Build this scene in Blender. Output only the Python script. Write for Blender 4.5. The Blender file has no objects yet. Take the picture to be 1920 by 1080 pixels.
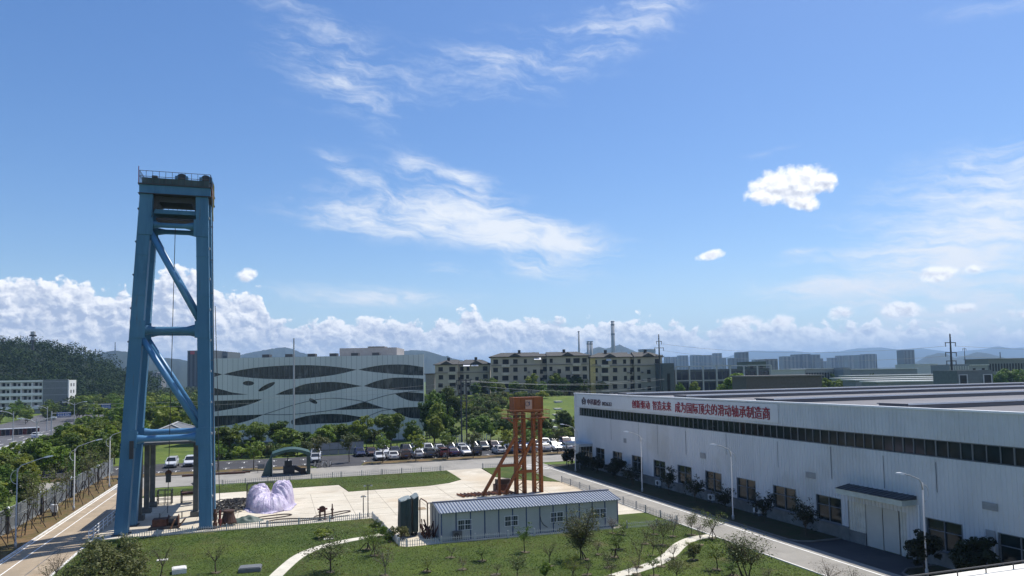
import bpy, bmesh, math, random
import numpy as np
from mathutils import Vector, Matrix
random.seed(7); rng = np.random.default_rng(11)
R = math.radians
SC = bpy.context.scene
COL = SC.collection

# ------------------------------------------------------------------ camera
FPX, PY, PIT, ROL, YAW, CH = 1330., 622.4, R(3.54), R(-.978), R(18.33), 14.5
_fw = Vector((math.sin(YAW)*math.cos(PIT), math.cos(YAW)*math.cos(PIT), math.sin(PIT)))
_r = Vector((math.cos(YAW), -math.sin(YAW), 0)); _u = _r.cross(_fw)
_r2 = _r*math.cos(ROL)+_u*math.sin(ROL); _u2 = _u*math.cos(ROL)-_r*math.sin(ROL)
CAM = Vector((0, 0, CH))
def ray(x, y): return _fw+_r2*((x-960)/FPX)-_u2*((y-PY)/FPX)
def G(x, y, z=0.):                      # where the sight line meets the level z
    d = ray(x, y); return CAM+d*((z-CH)/d.z)
def AY(x, y, Y):                        # ... meets the plane at depth Y
    d = ray(x, y); return CAM+d*(Y/d.y)
def D(x, y, dist):                      # ... at a horizontal distance
    d = ray(x, y); return CAM+d*(dist/math.hypot(d.x, d.y))
def AE(x, y):                           # azimuth / elevation in degrees
    d = ray(x, y).normalized(); return math.degrees(math.atan2(d.x, d.y)), math.degrees(math.asin(d.z))
cd = bpy.data.cameras.new('camera'); co = bpy.data.objects.new('camera', cd); COL.objects.link(co)
co.matrix_world = Matrix.Translation(CAM) @ Matrix((_r2, _u2, -_fw)).transposed().to_4x4()
cd.sensor_width = 36; cd.lens = FPX/1920*36; cd.shift_y = (PY-540)/1920
cd.clip_start = .5; cd.clip_end = 60000
SC.camera = co
SC.render.engine = 'CYCLES'
SC.cycles.use_denoising = True; SC.cycles.use_adaptive_sampling = True; SC.cycles.adaptive_threshold = .02
SC.cycles.max_bounces = 6; SC.cycles.diffuse_bounces = 3; SC.cycles.glossy_bounces = 3; SC.cycles.transmission_bounces = 4; SC.cycles.transparent_max_bounces = 16
SC.cycles.volume_bounces = 0
SC.view_settings.view_transform = 'Standard'; SC.view_settings.look = 'None'
SC.view_settings.exposure = .30; SC.view_settings.gamma = 1.0

# ------------------------------------------------------------------ sun
SUN = Vector((.44, .24, 1)).normalized()
sl = bpy.data.lights.new('sun', 'SUN'); sl.energy = 4.4; sl.angle = R(.55); sl.color = (1, .95, .87)
so = bpy.data.objects.new('sun', sl); COL.objects.link(so); so.location = (0, 0, 200)
so.rotation_euler = SUN.to_track_quat('Z', 'Y').to_euler()

# ------------------------------------------------------------------ world: sky and clouds
W = bpy.data.worlds.new('World'); SC.world = W; W.use_nodes = True
NT = W.node_tree; NT.nodes.clear()
def _val(nt, x, sock):
    if isinstance(x, S): nt.links.new(x.o, sock)
    else: sock.default_value = x
class S:                                # a socket with arithmetic
    nt = NT
    def __init__(s, o): s.o = o
    def m(s, op, *b, clamp=False):
        n = S.nt.nodes.new('ShaderNodeMath'); n.operation = op; n.use_clamp = clamp
        for i, x in enumerate((s,)+b): _val(S.nt, x, n.inputs[i])
        return S(n.outputs[0])
    def __add__(s, b): return s.m('ADD', b)
    def __radd__(s, b): return s.m('ADD', b)
    def __sub__(s, b): return s.m('SUBTRACT', b)
    def __rsub__(s, b): return S.const(b).m('SUBTRACT', s)
    def __mul__(s, b): return s.m('MULTIPLY', b)
    def __rmul__(s, b): return s.m('MULTIPLY', b)
    def __truediv__(s, b): return s.m('DIVIDE', b)
    @staticmethod
    def const(v):
        n = S.nt.nodes.new('ShaderNodeValue'); n.outputs[0].default_value = v; return S(n.outputs[0])
    def smooth(s, a, b):
        n = S.nt.nodes.new('ShaderNodeMapRange'); n.interpolation_type = 'SMOOTHSTEP'
        _val(S.nt, s, n.inputs[0]); n.inputs[1].default_value = a; n.inputs[2].default_value = b
        return S(n.outputs[0])
    def lin(s, a, b, c=0., d=1.):
        n = S.nt.nodes.new('ShaderNodeMapRange'); _val(S.nt, s, n.inputs[0])
        for i, v in enumerate((a, b, c, d)): n.inputs[i+1].default_value = v
        return S(n.outputs[0])
def comb(x, y, z=0.):
    if z: x, y, z = x+z*7.3, y+z*3.1, 0.
    n = S.nt.nodes.new('ShaderNodeCombineXYZ')
    for i, v in enumerate((x, y, z)): _val(S.nt, v, n.inputs[i])
    return S(n.outputs[0])
def noise(vec, scale=1., detail=5., rough=.55, dist=0.):
    n = S.nt.nodes.new('ShaderNodeTexNoise'); n.noise_dimensions = '2D' if S.nt == NT else '3D'; S.nt.links.new(vec.o, n.inputs['Vector'])
    n.inputs['Scale'].default_value = scale; n.inputs['Detail'].default_value = detail
    n.inputs['Roughness'].default_value = rough; n.inputs['Distortion'].default_value = dist
    return S(n.outputs[0])
def mixc(f, a, b):
    n = S.nt.nodes.new('ShaderNodeMix'); n.data_type = 'RGBA'; _val(S.nt, f, n.inputs[0])
    for x, i in ((a, 6), (b, 7)):
        if isinstance(x, S): S.nt.links.new(x.o, n.inputs[i])
        else: n.inputs[i].default_value = (*x, 1)
    return S(n.outputs[2])
tc = NT.nodes.new('ShaderNodeTexCoord'); sp = NT.nodes.new('ShaderNodeSeparateXYZ'); NT.links.new(tc.outputs['Generated'], sp.inputs[0])
dx, dy, dz = (S(o) for o in sp.outputs)
AZ = dx.m('ARCTAN2', dy)*57.2958; EL = dz.m('ARCSINE')*57.2958
sky = NT.nodes.new('ShaderNodeTexSky'); sky.sky_type = 'NISHITA'; sky.sun_disc = False
sky.sun_elevation = math.asin(SUN.z); sky.sun_rotation = math.atan2(SUN.x, SUN.y)
sky.altitude = 30; sky.air_density = 1.0; sky.dust_density = .6; sky.ozone_density = 2.2
SKYK = .10
def blob(x, y, w, h, rot=0.):           # soft ellipse on the sky round the direction of (x, y); w, h in degrees
    a0, e0 = AE(x, y); c, s = math.cos(R(rot)), math.sin(R(rot))
    A, E = AZ-a0, EL-e0
    u = (A*c+E*s)/w; v = (E*c-A*s)/h
    return u*u+v*v
def gau(*a): return S.const(2.71828).m('POWER', blob(*a)*-1.)
warp = noise(comb(AZ*.10, EL*.16, 3.), 1., 3.)-.5
warp2 = noise(comb(AZ*.35, EL*.5, 9.), 1., 3.)-.5
# thin high cloud: streaks, combed along a slope
ca, sa = math.cos(R(-9)), math.sin(R(-9))
U = AZ*ca+EL*sa; Vv = EL*ca-AZ*sa
st = noise(comb(U*.075+warp*1.2, Vv*.5+warp*2.4+warp2*.6, 1.), 1., 8., .62)
st2 = noise(comb(U*.28+warp2*.9, Vv*1.3+warp*2.4+warp2*1.2, 5.), 1., 8., .66)
tex = st*.65+st2*.35
ci = [(840, 395, 7.5, 2.0, -14, .95), (1010, 450, 6.2, 1.6, -12, 1.15), (680, 405, 5.5, 1.5, -6, .85), (880, 345, 2.8, 1.0, -12, .75), (778, 308, 1.6, .8, -5, .55), (1010, 508, 3.8, .9, -8, .85),
      (830, 500, 3.0, .7, -10, .4), (640, 310, 2.2, .8, -30, .28),
      (600, 90, 4.8, 3.2, -25, .48), (690, 190, 3.8, 1.9, -35, .36), (900, 130, 9.5, 2.4, 8, .44), (1130, 60, 8., 2.4, 22, .40), (1230, 20, 5., 2., 25, .26),
      (730, 565, 7.0, .75, 0, .85), (640, 545, 6., 1.0, 0, .35),
      (1840, 380, 8., 2.4, 3, .75), (1900, 300, 6., 1.8, 4, .5), (1760, 480, 10., 1.2, 7, .62), (1850, 560, 9., 2.2, 2, .62), (1560, 480, 5., .6, 4, .3), (1450, 283, 2.6, .35, 6, .28), (1500, 472, 1.4, .3, 3, .5), (1890, 430, 6, 1.6, 4, .6),
      (1880, 10, 4., .8, -5, .25), (1560, 545, 6., .8, 3, .5), (1860, 610, 13., 2.6, 0, .62), (1700, 520, 8., 1.2, 6, .45)]
cm = None
for x, y, w, h, r_, k in ci:
    g_ = gau(x, y, w, h, r_)*k; cm = g_ if cm is None else cm+g_
cir = (cm*.66+(tex-.5)*3.3*(cm.m('MINIMUM', 1.)).m('POWER', .55)).smooth(.05, 1.15)
# heaped cloud along the horizon: its top rises and falls with the azimuth
a0_, a1_ = -24., 60.
prof = [(0, 522), (110, 520), (180, 535), (235, 545), (270, 545), (300, 512), (345, 500), (385, 525), (440, 548), (485, 546), (500, 572), (530, 598), (570, 606), (640, 596), (720, 600), (790, 607), (835, 598), (862, 585), (885, 576), (905, 588), (945, 600), (1010, 597),
        (1080, 606), (1115, 598), (1150, 606), (1210, 594), (1250, 608), (1330, 612), (1390, 600), (1430, 604), (1465, 596), (1510, 608), (1600, 604), (1690, 600), (1760, 612), (1850, 606), (1919, 600)]
def el_over_horizon(x, y): return AE(x, y)
n = NT.nodes.new('ShaderNodeFloatCurve'); cv = n.mapping.curves[0]
pts = [((AE(x, y)[0]-a0_)/(a1_-a0_), AE(x, y)[1]/12) for x, y in prof]
pts = [(0, .55)]+pts+[(1, .4)]
while len(cv.points) < len(pts): cv.points.new(.5, .5)
for p_, (a, b) in zip(cv.points, pts): p_.location = (a, b); p_.handle_type = 'AUTO_CLAMPED'
n.mapping.update()
NT.links.new(((AZ-a0_)/(a1_-a0_)).o, n.inputs[1]); TOP = S(n.outputs[0])*12.
def fbm(da, de, sc=.55, seed=0., det=7., ro=.58): return noise(comb((AZ+da)*.8, EL+de, seed), sc, det, ro)
f0 = fbm(0, 0, .62, 2.); f1 = fbm(.28, .42, .62, 2., 5.)
def vor(da, de, sc, seed):
    n_ = NT.nodes.new('ShaderNodeTexVoronoi'); n_.voronoi_dimensions = '2D'; n_.feature = 'F1'; n_.inputs['Scale'].default_value = sc
    n_.inputs['Detail'].default_value = 1.; n_.inputs['Roughness'].default_value = .55
    wx = (noise(comb(AZ*.9, EL*.9, seed+4.), 1., 4.)-.5)*1.1; wy = (noise(comb(AZ*.9, EL*.9, seed+8.), 1., 4.)-.5)*.8
    NT.links.new(comb((AZ+da)*.85+wx, EL+de+wy, seed).o, n_.inputs['Vector']); return S(n_.outputs['Distance'])
v1 = vor(0, 0, .75, 3.); v1b = vor(.26, .38, .75, 3.); v2 = vor(0, 0, 1.9, 6.); v2b = vor(.10, .15, 1.9, 6.)
bil = fbm(0, 0, 1.5, 7., 8., .66)
d0 = TOP-EL+(f0-.5)*1.8+(.42-v1)*1.25+(.42-v2)*.38+(bil-.5)*.7+.22
cu_a = d0.smooth(-.14, .30)
rim = d0.lin(0., 1.3, 1., 0.)
relief = (f0-f1)*1.5
lowr = fbm(0, 0, .35, 12., 5.)
lit = (rim*.52+relief*.7+(v1b-v1)*.95+(v2b-v2)*.55+(bil-.5)*.5+(lowr-.5)*1.0+.36).m('ADD', 0., clamp=True)
# small loose heaps
puffs = [(1480, 348, 3.3, 1.45, 4, 1.), (1500, 372, 1.5, .9, -30, 1.), (1448, 362, 1.9, .9, 0, 1.), (1535, 343, 1.4, .9, 0, 1.), (1334, 478, 1.15, .42, 8, .8), (1758, 513, 1.25, .6, 4, .75), (1831, 505, .75, .35, 0, .5), (1690, 581, 1.5, .65, 0, .8), (1578, 588, 1.05, .55, 0, .7), (1801, 578, 1.05, .4, 0, .65),
         (462, 515, .8, .55, 10, .8), (1393, 604, 1.6, .55, 0, .6), (1465, 601, 1.1, .5, 0, .6), (1910, 590, .8, .35, 0, .5)]
pf = None; pf2 = None
pn = noise(comb(AZ*1.25, EL*1.6, 21.), 1., 9., .68); pn1 = noise(comb((AZ+.22)*1.25, (EL+.3)*1.6, 21.), 1., 6., .66)
for x, y, w, h, r_, k in puffs:
    q = (blob(x, y, w, h, r_)*-1.+1.)*k; pf = q if pf is None else pf.m('MAXIMUM', q)
    q = (blob(x, y+h*9, w, h, r_)*-1.+1.)*k; pf2 = q if pf2 is None else pf2.m('MAXIMUM', q)
pv1 = vor(0, 0, 1.1, 31.); pv1b = vor(.2, .28, 1.1, 31.)
pd = pf+(pn-.5)*.95+(.40-pv1)*.42+.10
pu_a = pd.smooth(-.14, .62)
plit = (pd.lin(0., 1.0, .4, 0.)+(pn-pn1)*.9+(pv1b-pv1)*.8+(pn-.5)*.5+.62-(pf2-pf)*.75).m('ADD', 0., clamp=True)
K = 1/SKYK
KX = 2**-.30
def kc(r, g, b): return (r*K*KX, g*K*KX, b*K*KX)
skyc = S(sky.outputs[0])
hs = NT.nodes.new('ShaderNodeHueSaturation'); NT.links.new(skyc.o, hs.inputs['Color']); hs.inputs['Saturation'].default_value = 1.26; hs.inputs['Value'].default_value = 1.15; hs.inputs['Hue'].default_value = .507
skyc = S(hs.outputs[0])
hz = EL.smooth(9.5, .5)
skyc = mixc(hz*.6, skyc, kc(.50, .72, .98))
c1 = mixc(cir, skyc, kc(.92, .97, 1.04))
cucol = mixc(lit, kc(.50, .58, .76), kc(1.25, 1.24, 1.24))
low = EL.smooth(3.6, .4)
cucol = mixc(low*.75, cucol, kc(.80, .88, .99))
east = AZ.lin(12., 40., .98, .86)
c2 = mixc(cu_a*east, c1, cucol)
c3 = mixc(pu_a, c2, mixc(plit, kc(.62, .66, .78), kc(1.2, 1.2, 1.2)))
bg = NT.nodes.new('ShaderNodeBackground'); bg.inputs[1].default_value = SKYK; NT.links.new(c3.o, bg.inputs[0])
wo = NT.nodes.new('ShaderNodeOutputWorld'); NT.links.new(bg.outputs[0], wo.inputs[0])
W.cycles.sampling_method = 'MANUAL'; W.cycles.sample_map_resolution = 256

# ------------------------------------------------------------------ materials
MATS = {}
def mat(name, c, rough=.7, metal=0., var=.14, scale=1.5, c2=None, bump=0., bscale=None, spec=.5, detail=5., stretch=(1, 1, 1), thr=None, coat=0.):
    if name in MATS: return MATS[name]
    m = bpy.data.materials.new(name); m.use_nodes = True; nt = m.node_tree; S.nt = nt
    b = nt.nodes['Principled BSDF']; b.inputs['Roughness'].default_value = rough; b.inputs['Metallic'].default_value = metal
    b.inputs['Specular IOR Level'].default_value = spec; b.inputs['Coat Weight'].default_value = coat
    t = nt.nodes.new('ShaderNodeTexCoord'); mp = nt.nodes.new('ShaderNodeMapping'); nt.links.new(t.outputs['Object'], mp.inputs[0]); mp.inputs['Scale'].default_value = stretch
    v = S(mp.outputs[0]); f = noise(v, scale, detail, .6)
    if thr: f = f.smooth(*thr)
    a = c if c2 is not None else tuple(x*(1-var) for x in c); z = c2 if c2 is not None else tuple(min(1, x*(1+var)) for x in c)
    if not thr: f = f.lin(.3, .7)
    nt.links.new(mixc(f, a, z).o, b.inputs['Base Color'])
    if bump:
        bn = nt.nodes.new('ShaderNodeBump'); bn.inputs['Strength'].default_value = bump; bn.inputs['Distance'].default_value = .05
        nt.links.new(noise(v, bscale or scale*4, 4.).o, bn.inputs['Height']); nt.links.new(bn.outputs[0], b.inputs['Normal'])
    S.nt = NT; MATS[name] = m; return m
def ground_mat(name, layers, rough=.9, bump=.3, bscale=3.):     # layers: base colour, then (colour, scale, lo, hi, amount)
    m = bpy.data.materials.new(name); m.use_nodes = True; nt = m.node_tree; S.nt = nt
    b = nt.nodes['Principled BSDF']; b.inputs['Roughness'].default_value = rough; b.inputs['Specular IOR Level'].default_value = .2
    t = nt.nodes.new('ShaderNodeTexCoord'); c = layers[0]
    for i, (col, sc, lo, hi, k, *st_) in enumerate(layers[1:]):
        mp = nt.nodes.new('ShaderNodeMapping'); nt.links.new(t.outputs['Object'], mp.inputs[0]); mp.inputs['Location'].default_value = (i*13.7, i*5.1, i*3.3)
        if st_: mp.inputs['Scale'].default_value = st_[0]
        f = noise(S(mp.outputs[0]), sc, 6., .62).smooth(lo, hi)*k
        c = mixc(f, c, col)
    nt.links.new(c.o, b.inputs['Base Color'])
    if bump:
        bn = nt.nodes.new('ShaderNodeBump'); bn.inputs['Strength'].default_value = bump; bn.inputs['Distance'].default_value = .08
        mp = nt.nodes.new('ShaderNodeMapping'); nt.links.new(t.outputs['Object'], mp.inputs[0])
        nt.links.new(noise(S(mp.outputs[0]), bscale, 5.).o, bn.inputs['Height']); nt.links.new(bn.outputs[0], b.inputs['Normal'])
    S.nt = NT; MATS[name] = m; return m
def leaf_mat(name, dark, light, trans=.4, rough=.55):
    m = bpy.data.materials.new(name); m.use_nodes = True; nt = m.node_tree; S.nt = nt
    b = nt.nodes['Principled BSDF']; b.inputs['Roughness'].default_value = rough; b.inputs['Specular IOR Level'].default_value = .3
    at = nt.nodes.new('ShaderNodeAttribute'); at.attribute_name = 'tone'
    oi = nt.nodes.new('ShaderNodeObjectInfo')
    f = (S(at.outputs['Fac'])*.75+S(oi.outputs['Random'])*.45-.1).m('ADD', 0., clamp=True)
    c = mixc(f, dark, light)
    hsv = nt.nodes.new('ShaderNodeHueSaturation'); nt.links.new(c.o, hsv.inputs['Color'])
    nt.links.new((S(oi.outputs['Random']).m('MULTIPLY', 7.31).m('FRACT')*.05+.475).o, hsv.inputs['Hue'])
    nt.links.new(hsv.outputs[0], b.inputs['Base Color'])
    tr = nt.nodes.new('ShaderNodeBsdfTranslucent'); nt.links.new(hsv.outputs[0], tr.inputs[0])
    mx = nt.nodes.new('ShaderNodeMixShader'); mx.inputs[0].default_value = trans
    nt.links.new(b.outputs[0], mx.inputs[1]); nt.links.new(tr.outputs[0], mx.inputs[2])
    nt.links.new(mx.outputs[0], nt.nodes['Material Output'].inputs[0]); S.nt = NT; MATS[name] = m; return m
def glass_mat(name, c=(.010, .016, .016), rough=.08, c2=None, scale=.6):
    return mat(name, c, rough=rough, c2=c2 or tuple(x*2.2 for x in c), scale=scale, spec=.32, detail=2.)

# ------------------------------------------------------------------ mesh helpers
class MB:
    def __init__(s): s.v = []; s.f = []; s.m = []
    def add(s, vs, fs, mi=0):
        n = len(s.v); s.v += [tuple(v) for v in vs]; s.f += [tuple(i+n for i in f) for f in fs]; s.m += [mi]*len(fs); return s
    def box(s, x0, y0, z0, x1, y1, z1, mi=0):
        x0, x1 = min(x0, x1), max(x0, x1); y0, y1 = min(y0, y1), max(y0, y1); z0, z1 = min(z0, z1), max(z0, z1)
        return s.add([(x0, y0, z0), (x1, y0, z0), (x1, y1, z0), (x0, y1, z0), (x0, y0, z1), (x1, y0, z1), (x1, y1, z1), (x0, y1, z1)],
                     [(0, 3, 2, 1), (4, 5, 6, 7), (0, 1, 5, 4), (1, 2, 6, 5), (2, 3, 7, 6), (3, 0, 4, 7)], mi)
    def beam(s, a, b, w, h, mi=0, w2=None, h2=None, up=(0, 0, 1)):
        a, b = Vector(a), Vector(b); d = (b-a).normalized(); up = Vector(up)
        if abs(d.dot(up)) > .98: up = Vector((0, 1, 0))
        x = d.cross(up).normalized(); y = x.cross(d).normalized(); w2 = w if w2 is None else w2; h2 = h if h2 is None else h2
        vs = [p+x*(sx*ww/2)+y*(sy*hh/2) for p, ww, hh in ((a, w, h), (b, w2, h2)) for sx, sy in ((-1, -1), (1, -1), (1, 1), (-1, 1))]
        return s.add(vs, [(0, 3, 2, 1), (4, 5, 6, 7), (0, 1, 5, 4), (1, 2, 6, 5), (2, 3, 7, 6), (3, 0, 4, 7)], mi)
    def tube(s, a, b, r, r2=None, n=8, mi=0): return s.path([a, b], [r, r if r2 is None else r2], n, mi)
    def path(s, pts, r, n=6, mi=0):
        pts = [Vector(p) for p in pts]; rs = r if isinstance(r, (list, tuple)) else [r]*len(pts); vs = []; x = None
        for i, p in enumerate(pts):
            d = (pts[min(i+1, len(pts)-1)]-pts[max(i-1, 0)]).normalized()
            if x is None or abs(x.dot(d)) > .95:
                x = d.cross(Vector((0, 0, 1)) if abs(d.z) < .9 else Vector((0, 1, 0)))
            x = (x-d*x.dot(d)).normalized(); y = d.cross(x)
            vs += [p+(x*math.cos(2*math.pi*k/n)+y*math.sin(2*math.pi*k/n))*rs[i] for k in range(n)]
        fs = [(i*n+k, i*n+(k+1) % n, (i+1)*n+(k+1) % n, (i+1)*n+k) for i in range(len(pts)-1) for k in range(n)]
        fs += [tuple(range(n-1, -1, -1)), tuple((len(pts)-1)*n+k for k in range(n))]
        return s.add(vs, fs, mi)
    def prism(s, poly, z0, z1, mi=0):
        n = len(poly); ar = sum(poly[i][0]*poly[(i+1) % n][1]-poly[(i+1) % n][0]*poly[i][1] for i in range(n))
        if ar < 0: poly = poly[::-1]
        vs = [(x, y, z0) for x, y in poly]+[(x, y, z1) for x, y in poly]
        return s.add(vs, [tuple(range(n-1, -1, -1)), tuple(range(n, 2*n))]+[(i, (i+1) % n, n+(i+1) % n, n+i) for i in range(n)], mi)
    def loft(s, rings, mi=0):
        n = len(rings[0]); vs = [v for r_ in rings for v in r_]
        fs = [(i*n+k, i*n+(k+1) % n, (i+1)*n+(k+1) % n, (i+1)*n+k) for i in range(len(rings)-1) for k in range(n)]
        return s.add(vs, fs+[tuple(range(n-1, -1, -1)), tuple((len(rings)-1)*n+k for k in range(n))], mi)
    def lathe(s, prof, c=(0, 0, 0), n=12, mi=0):
        return s.loft([[(c[0]+r_*math.cos(2*math.pi*k/n), c[1]+r_*math.sin(2*math.pi*k/n), c[2]+z) for k in range(n)] for r_, z in prof], mi)
    def sphere(s, c, r, n=10, mi=0):
        return s.lathe([(max(.001, r*math.sin(math.pi*i/6)), -r*math.cos(math.pi*i/6)) for i in range(7)], c, n, mi)
    def disc(s, c, ax, r, t, n=14, mi=0):
        a = Vector(ax).normalized()*t/2; c = Vector(c); return s.tube(c-a, c+a, r, n=n, mi=mi)
    def build(s, name, mats, parent=None, smooth=False, local=False):
        me = bpy.data.meshes.new(name)
        v = s.v
        if parent is not None and not local:
            root = parent
            while root.parent: root = root.parent
            l = root.location; v = [(a-l.x, b-l.y, c-l.z) for a, b, c in v]
        me.from_pydata(v, [], s.f)
        mats = mats if isinstance(mats, (list, tuple)) else [mats]
        for m_ in mats: me.materials.append(m_)
        if len(mats) > 1: me.polygons.foreach_set('material_index', s.m)
        if smooth: me.polygons.foreach_set('use_smooth', [True]*len(me.polygons))
        me.update()
        o = bpy.data.objects.new(name, me); COL.objects.link(o); o.parent = parent
        return o
def thing(name, label, cat, loc=(0, 0, 0), rz=0., group=None):
    o = bpy.data.objects.new(name, None); COL.objects.link(o); o.location = loc; o.rotation_euler = (0, 0, rz); o.empty_display_size = .3
    return tag(o, label, cat, group)
def tag(o, label, cat, group=None):
    o['label'] = label; o['category'] = cat
    if group: o['group'] = group
    return o
def struct(name, mb, m, smooth=False):
    o = mb.build(name, m, smooth=smooth); o['kind'] = 'structure'; return o
def copy_tree(o, parent=None):
    c = o.copy(); COL.objects.link(c); c.parent = parent
    for ch in list(o.children): copy_tree(ch, c)
    return c
ORD = ['first', 'second', 'third', 'fourth', 'fifth', 'sixth', 'seventh', 'eighth', 'ninth', 'tenth', 'eleventh', 'twelfth', 'thirteenth', 'fourteenth', 'fifteenth', 'sixteenth', 'seventeenth', 'eighteenth', 'nineteenth', 'twentieth',
       'twenty-first', 'twenty-second', 'twenty-third', 'twenty-fourth', 'twenty-fifth', 'twenty-sixth', 'twenty-seventh', 'twenty-eighth', 'twenty-ninth', 'thirtieth', 'thirty-first', 'thirty-second', 'thirty-third', 'thirty-fourth', 'thirty-fifth', 'thirty-sixth', 'thirty-seventh', 'thirty-eighth', 'thirty-ninth', 'fortieth']

# ------------------------------------------------------------------ ground
def ss(a, b, x):
    t = min(1, max(0, (x-a)/(b-a))); return t*t*(3-2*t)
def gz(x, y):                           # height of the land
    h = 7.2*ss(150, 222, y+.10*(x-60))*ss(34, 52, x-.12*(y-150))*(1-ss(300, 420, y))*(1-ss(100, 150, x-.35*(y-200)))
    h += .5*math.sin(x*.13+y*.07)*ss(155, 190, y)*ss(36, 60, x)*(1-ss(100, 140, x))
    return h
xs = sorted(set([-14000, -9000, -3000, -1200, -700, -450]+list(range(-300, -60, 20))+list(range(-60, 201, 5))+list(range(220, 420, 40))+[600, 1000, 2000, 4000, 9000, 14000]))
ys = sorted(set([-600, -100, 0, 50, 100]+list(range(130, 431, 6))+list(range(450, 1000, 60))+[1300, 2000, 3000, 5000, 9000, 14000]))
b = MB(); b.add([(x, y, gz(x, y)-.05) for y in ys for x in xs], [(j*len(xs)+i, j*len(xs)+i+1, (j+1)*len(xs)+i+1, (j+1)*len(xs)+i) for j in range(len(ys)-1) for i in range(len(xs)-1)])
GM = ground_mat('land', [(.095, .140, .026), ((.060, .095, .018), .06, .45, .66, .8), ((.14, .175, .034), .25, .45, .65, .8), ((.12, .10, .055), .02, .56, .7, .55), ((.03, .045, .012), 1.6, .5, .7, .6)], bump=.5, bscale=1.2)
struct('ground', b, GM, True)
asphalt = ground_mat('asphalt', [(.055, .055, .06), ((.075, .075, .078), .35, .4, .65, .8), ((.04, .04, .044), 2.5, .55, .7, .5)], rough=.85, bump=.15, bscale=12)
roadgrey = ground_mat('worn_concrete', [(.30, .285, .255), ((.22, .21, .19), .22, .42, .66, .8), ((.36, .34, .30), .9, .5, .7, .6), ((.18, .165, .14), .12, .6, .75, .5, (1, .15, 1))], rough=.85, bump=.12, bscale=8)
roadbeige = ground_mat('beige_concrete', [(.36, .285, .20), ((.28, .23, .165), .3, .42, .62, .8), ((.43, .35, .25), .8, .5, .7, .7), ((.33, .22, .12), .15, .58, .72, .5)], rough=.85, bump=.1, bscale=8)
pale = ground_mat('pale_concrete', [(.57, .52, .42), ((.44, .385, .30), .12, .45, .65, .75), ((.65, .60, .50), .5, .5, .68, .7), ((.36, .31, .24), .35, .58, .72, .65, (.35, 1, 1)), ((.50, .39, .26), .07, .52, .68, .6), ((.30, .27, .22), 1.4, .64, .74, .5)], rough=.85, bump=.1, bscale=6)
lawnm = ground_mat('lawn', [(.060, .090, .014), ((.040, .062, .010), .30, .42, .62, .9), ((.085, .120, .016), .10, .48, .64, .7), ((.105, .095, .035), .16, .56, .70, .75), ((.028, .045, .008), 2.2, .52, .68, .7), ((.10, .125, .02), 5., .55, .7, .5)], bump=.8, bscale=6.)
dirt = ground_mat('dry_verge', [(.15, .10, .048), ((.10, .085, .03), .4, .42, .62, .9), ((.21, .13, .065), .15, .5, .68, .7), ((.06, .07, .02), 1.2, .52, .68, .8)], bump=.5, bscale=4)
soil = ground_mat('planter_soil', [(.05, .045, .024), ((.035, .045, .016), .8, .42, .62, .9), ((.075, .06, .035), .3, .5, .68, .6)], bump=.6, bscale=4)
kerbm = mat('kerb_stone', (.62, .60, .55), .8, var=.2, scale=.8)
darkkerb = mat('dark_kerb', (.13, .125, .12), .8)
paint = mat('road_paint', (.78, .77, .73), .7, var=.12, scale=2)
def sheet(name, poly, z, m, thick=.04):
    return struct(name, MB().prism(poly, z-thick, z), m)
def rect(x0, y0, x1, y1): return [(x0, y0), (x1, y0), (x1, y1), (x0, y1)]
sheet('left_road', rect(-21.35, 20, -16.2, 123), .0, roadbeige)
sheet('back_road', [(-21.35, 108.9), (36.65, 108.9), (36.65, 112.), (44.5, 112.), (75, 112.), (75, 121.5), (-60, 121.5), (-60, 112), (-21.35, 112)], .005, roadgrey, .05)
sheet('right_road', rect(36.65, 10, 41.7, 112.), .01, roadgrey, .05)
b = MB()
for x, w in ((-21.2, .12), (-19.98, .10)): b.box(x-w/2, 20, .0, x+w/2, 118, .012)
b.box(40.45, 10, .0, 40.6, 107, .02)
for k in range(8): b.box(37.3+k*.0, 104+k*.9, .0, 40.2, 104.4+k*.9, .016) if k % 2 == 0 else None
struct('road_marking', b, paint)
b = MB(); b.box(-18.17, 20, .0, -18.09, 108, .006); struct('road_joint', b, darkkerb)
b = MB()
b.box(-16.2, 45, -.02, -16.0, 76, .14)
b.box(-21.55, 20, -.02, -21.35, 121.5, .13)
b.box(36.5, 20, -.02, 36.65, 62.5, .15); b.box(36.5, 66.5, -.02, 36.65, 84, .1)
struct('pavement_kerb', b, kerbm)
b = MB(); b.box(41.5, 51.5, -.02, 41.7, 108, .16); b.box(41.5, 10, -.02, 41.7, 38.5, .16)
b.path([(41.6, 51.5, .07), (42.0, 50.6, .07), (43, 50.05, .07), (46, 50., .07)], .1, 6); b.path([(41.6, 38.5, .07), (42.1, 40., .07), (43.2, 40.7, .07), (46, 40.8, .07)], .1, 6)
struct('planter_kerb', b, darkkerb)
sheet('drive_apron', [(41.7, 38.6), (42.1, 40), (43.2, 40.7), (46.2, 40.8), (46.2, 50), (43, 50.05), (42, 50.6), (41.7, 51.4)], .012, asphalt)
sheet('planter_bed', [(41.7, 51.6), (42.2, 50.8), (43, 50.2), (46.3, 50.1), (46.3, 108), (41.7, 108)], .09, soil, .12)
sheet('planter_bed', [(41.7, 38.4), (42.2, 39.8), (43.2, 40.5), (46.3, 40.7), (46.3, 10), (41.7, 10)], .09, soil, .12)
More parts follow.
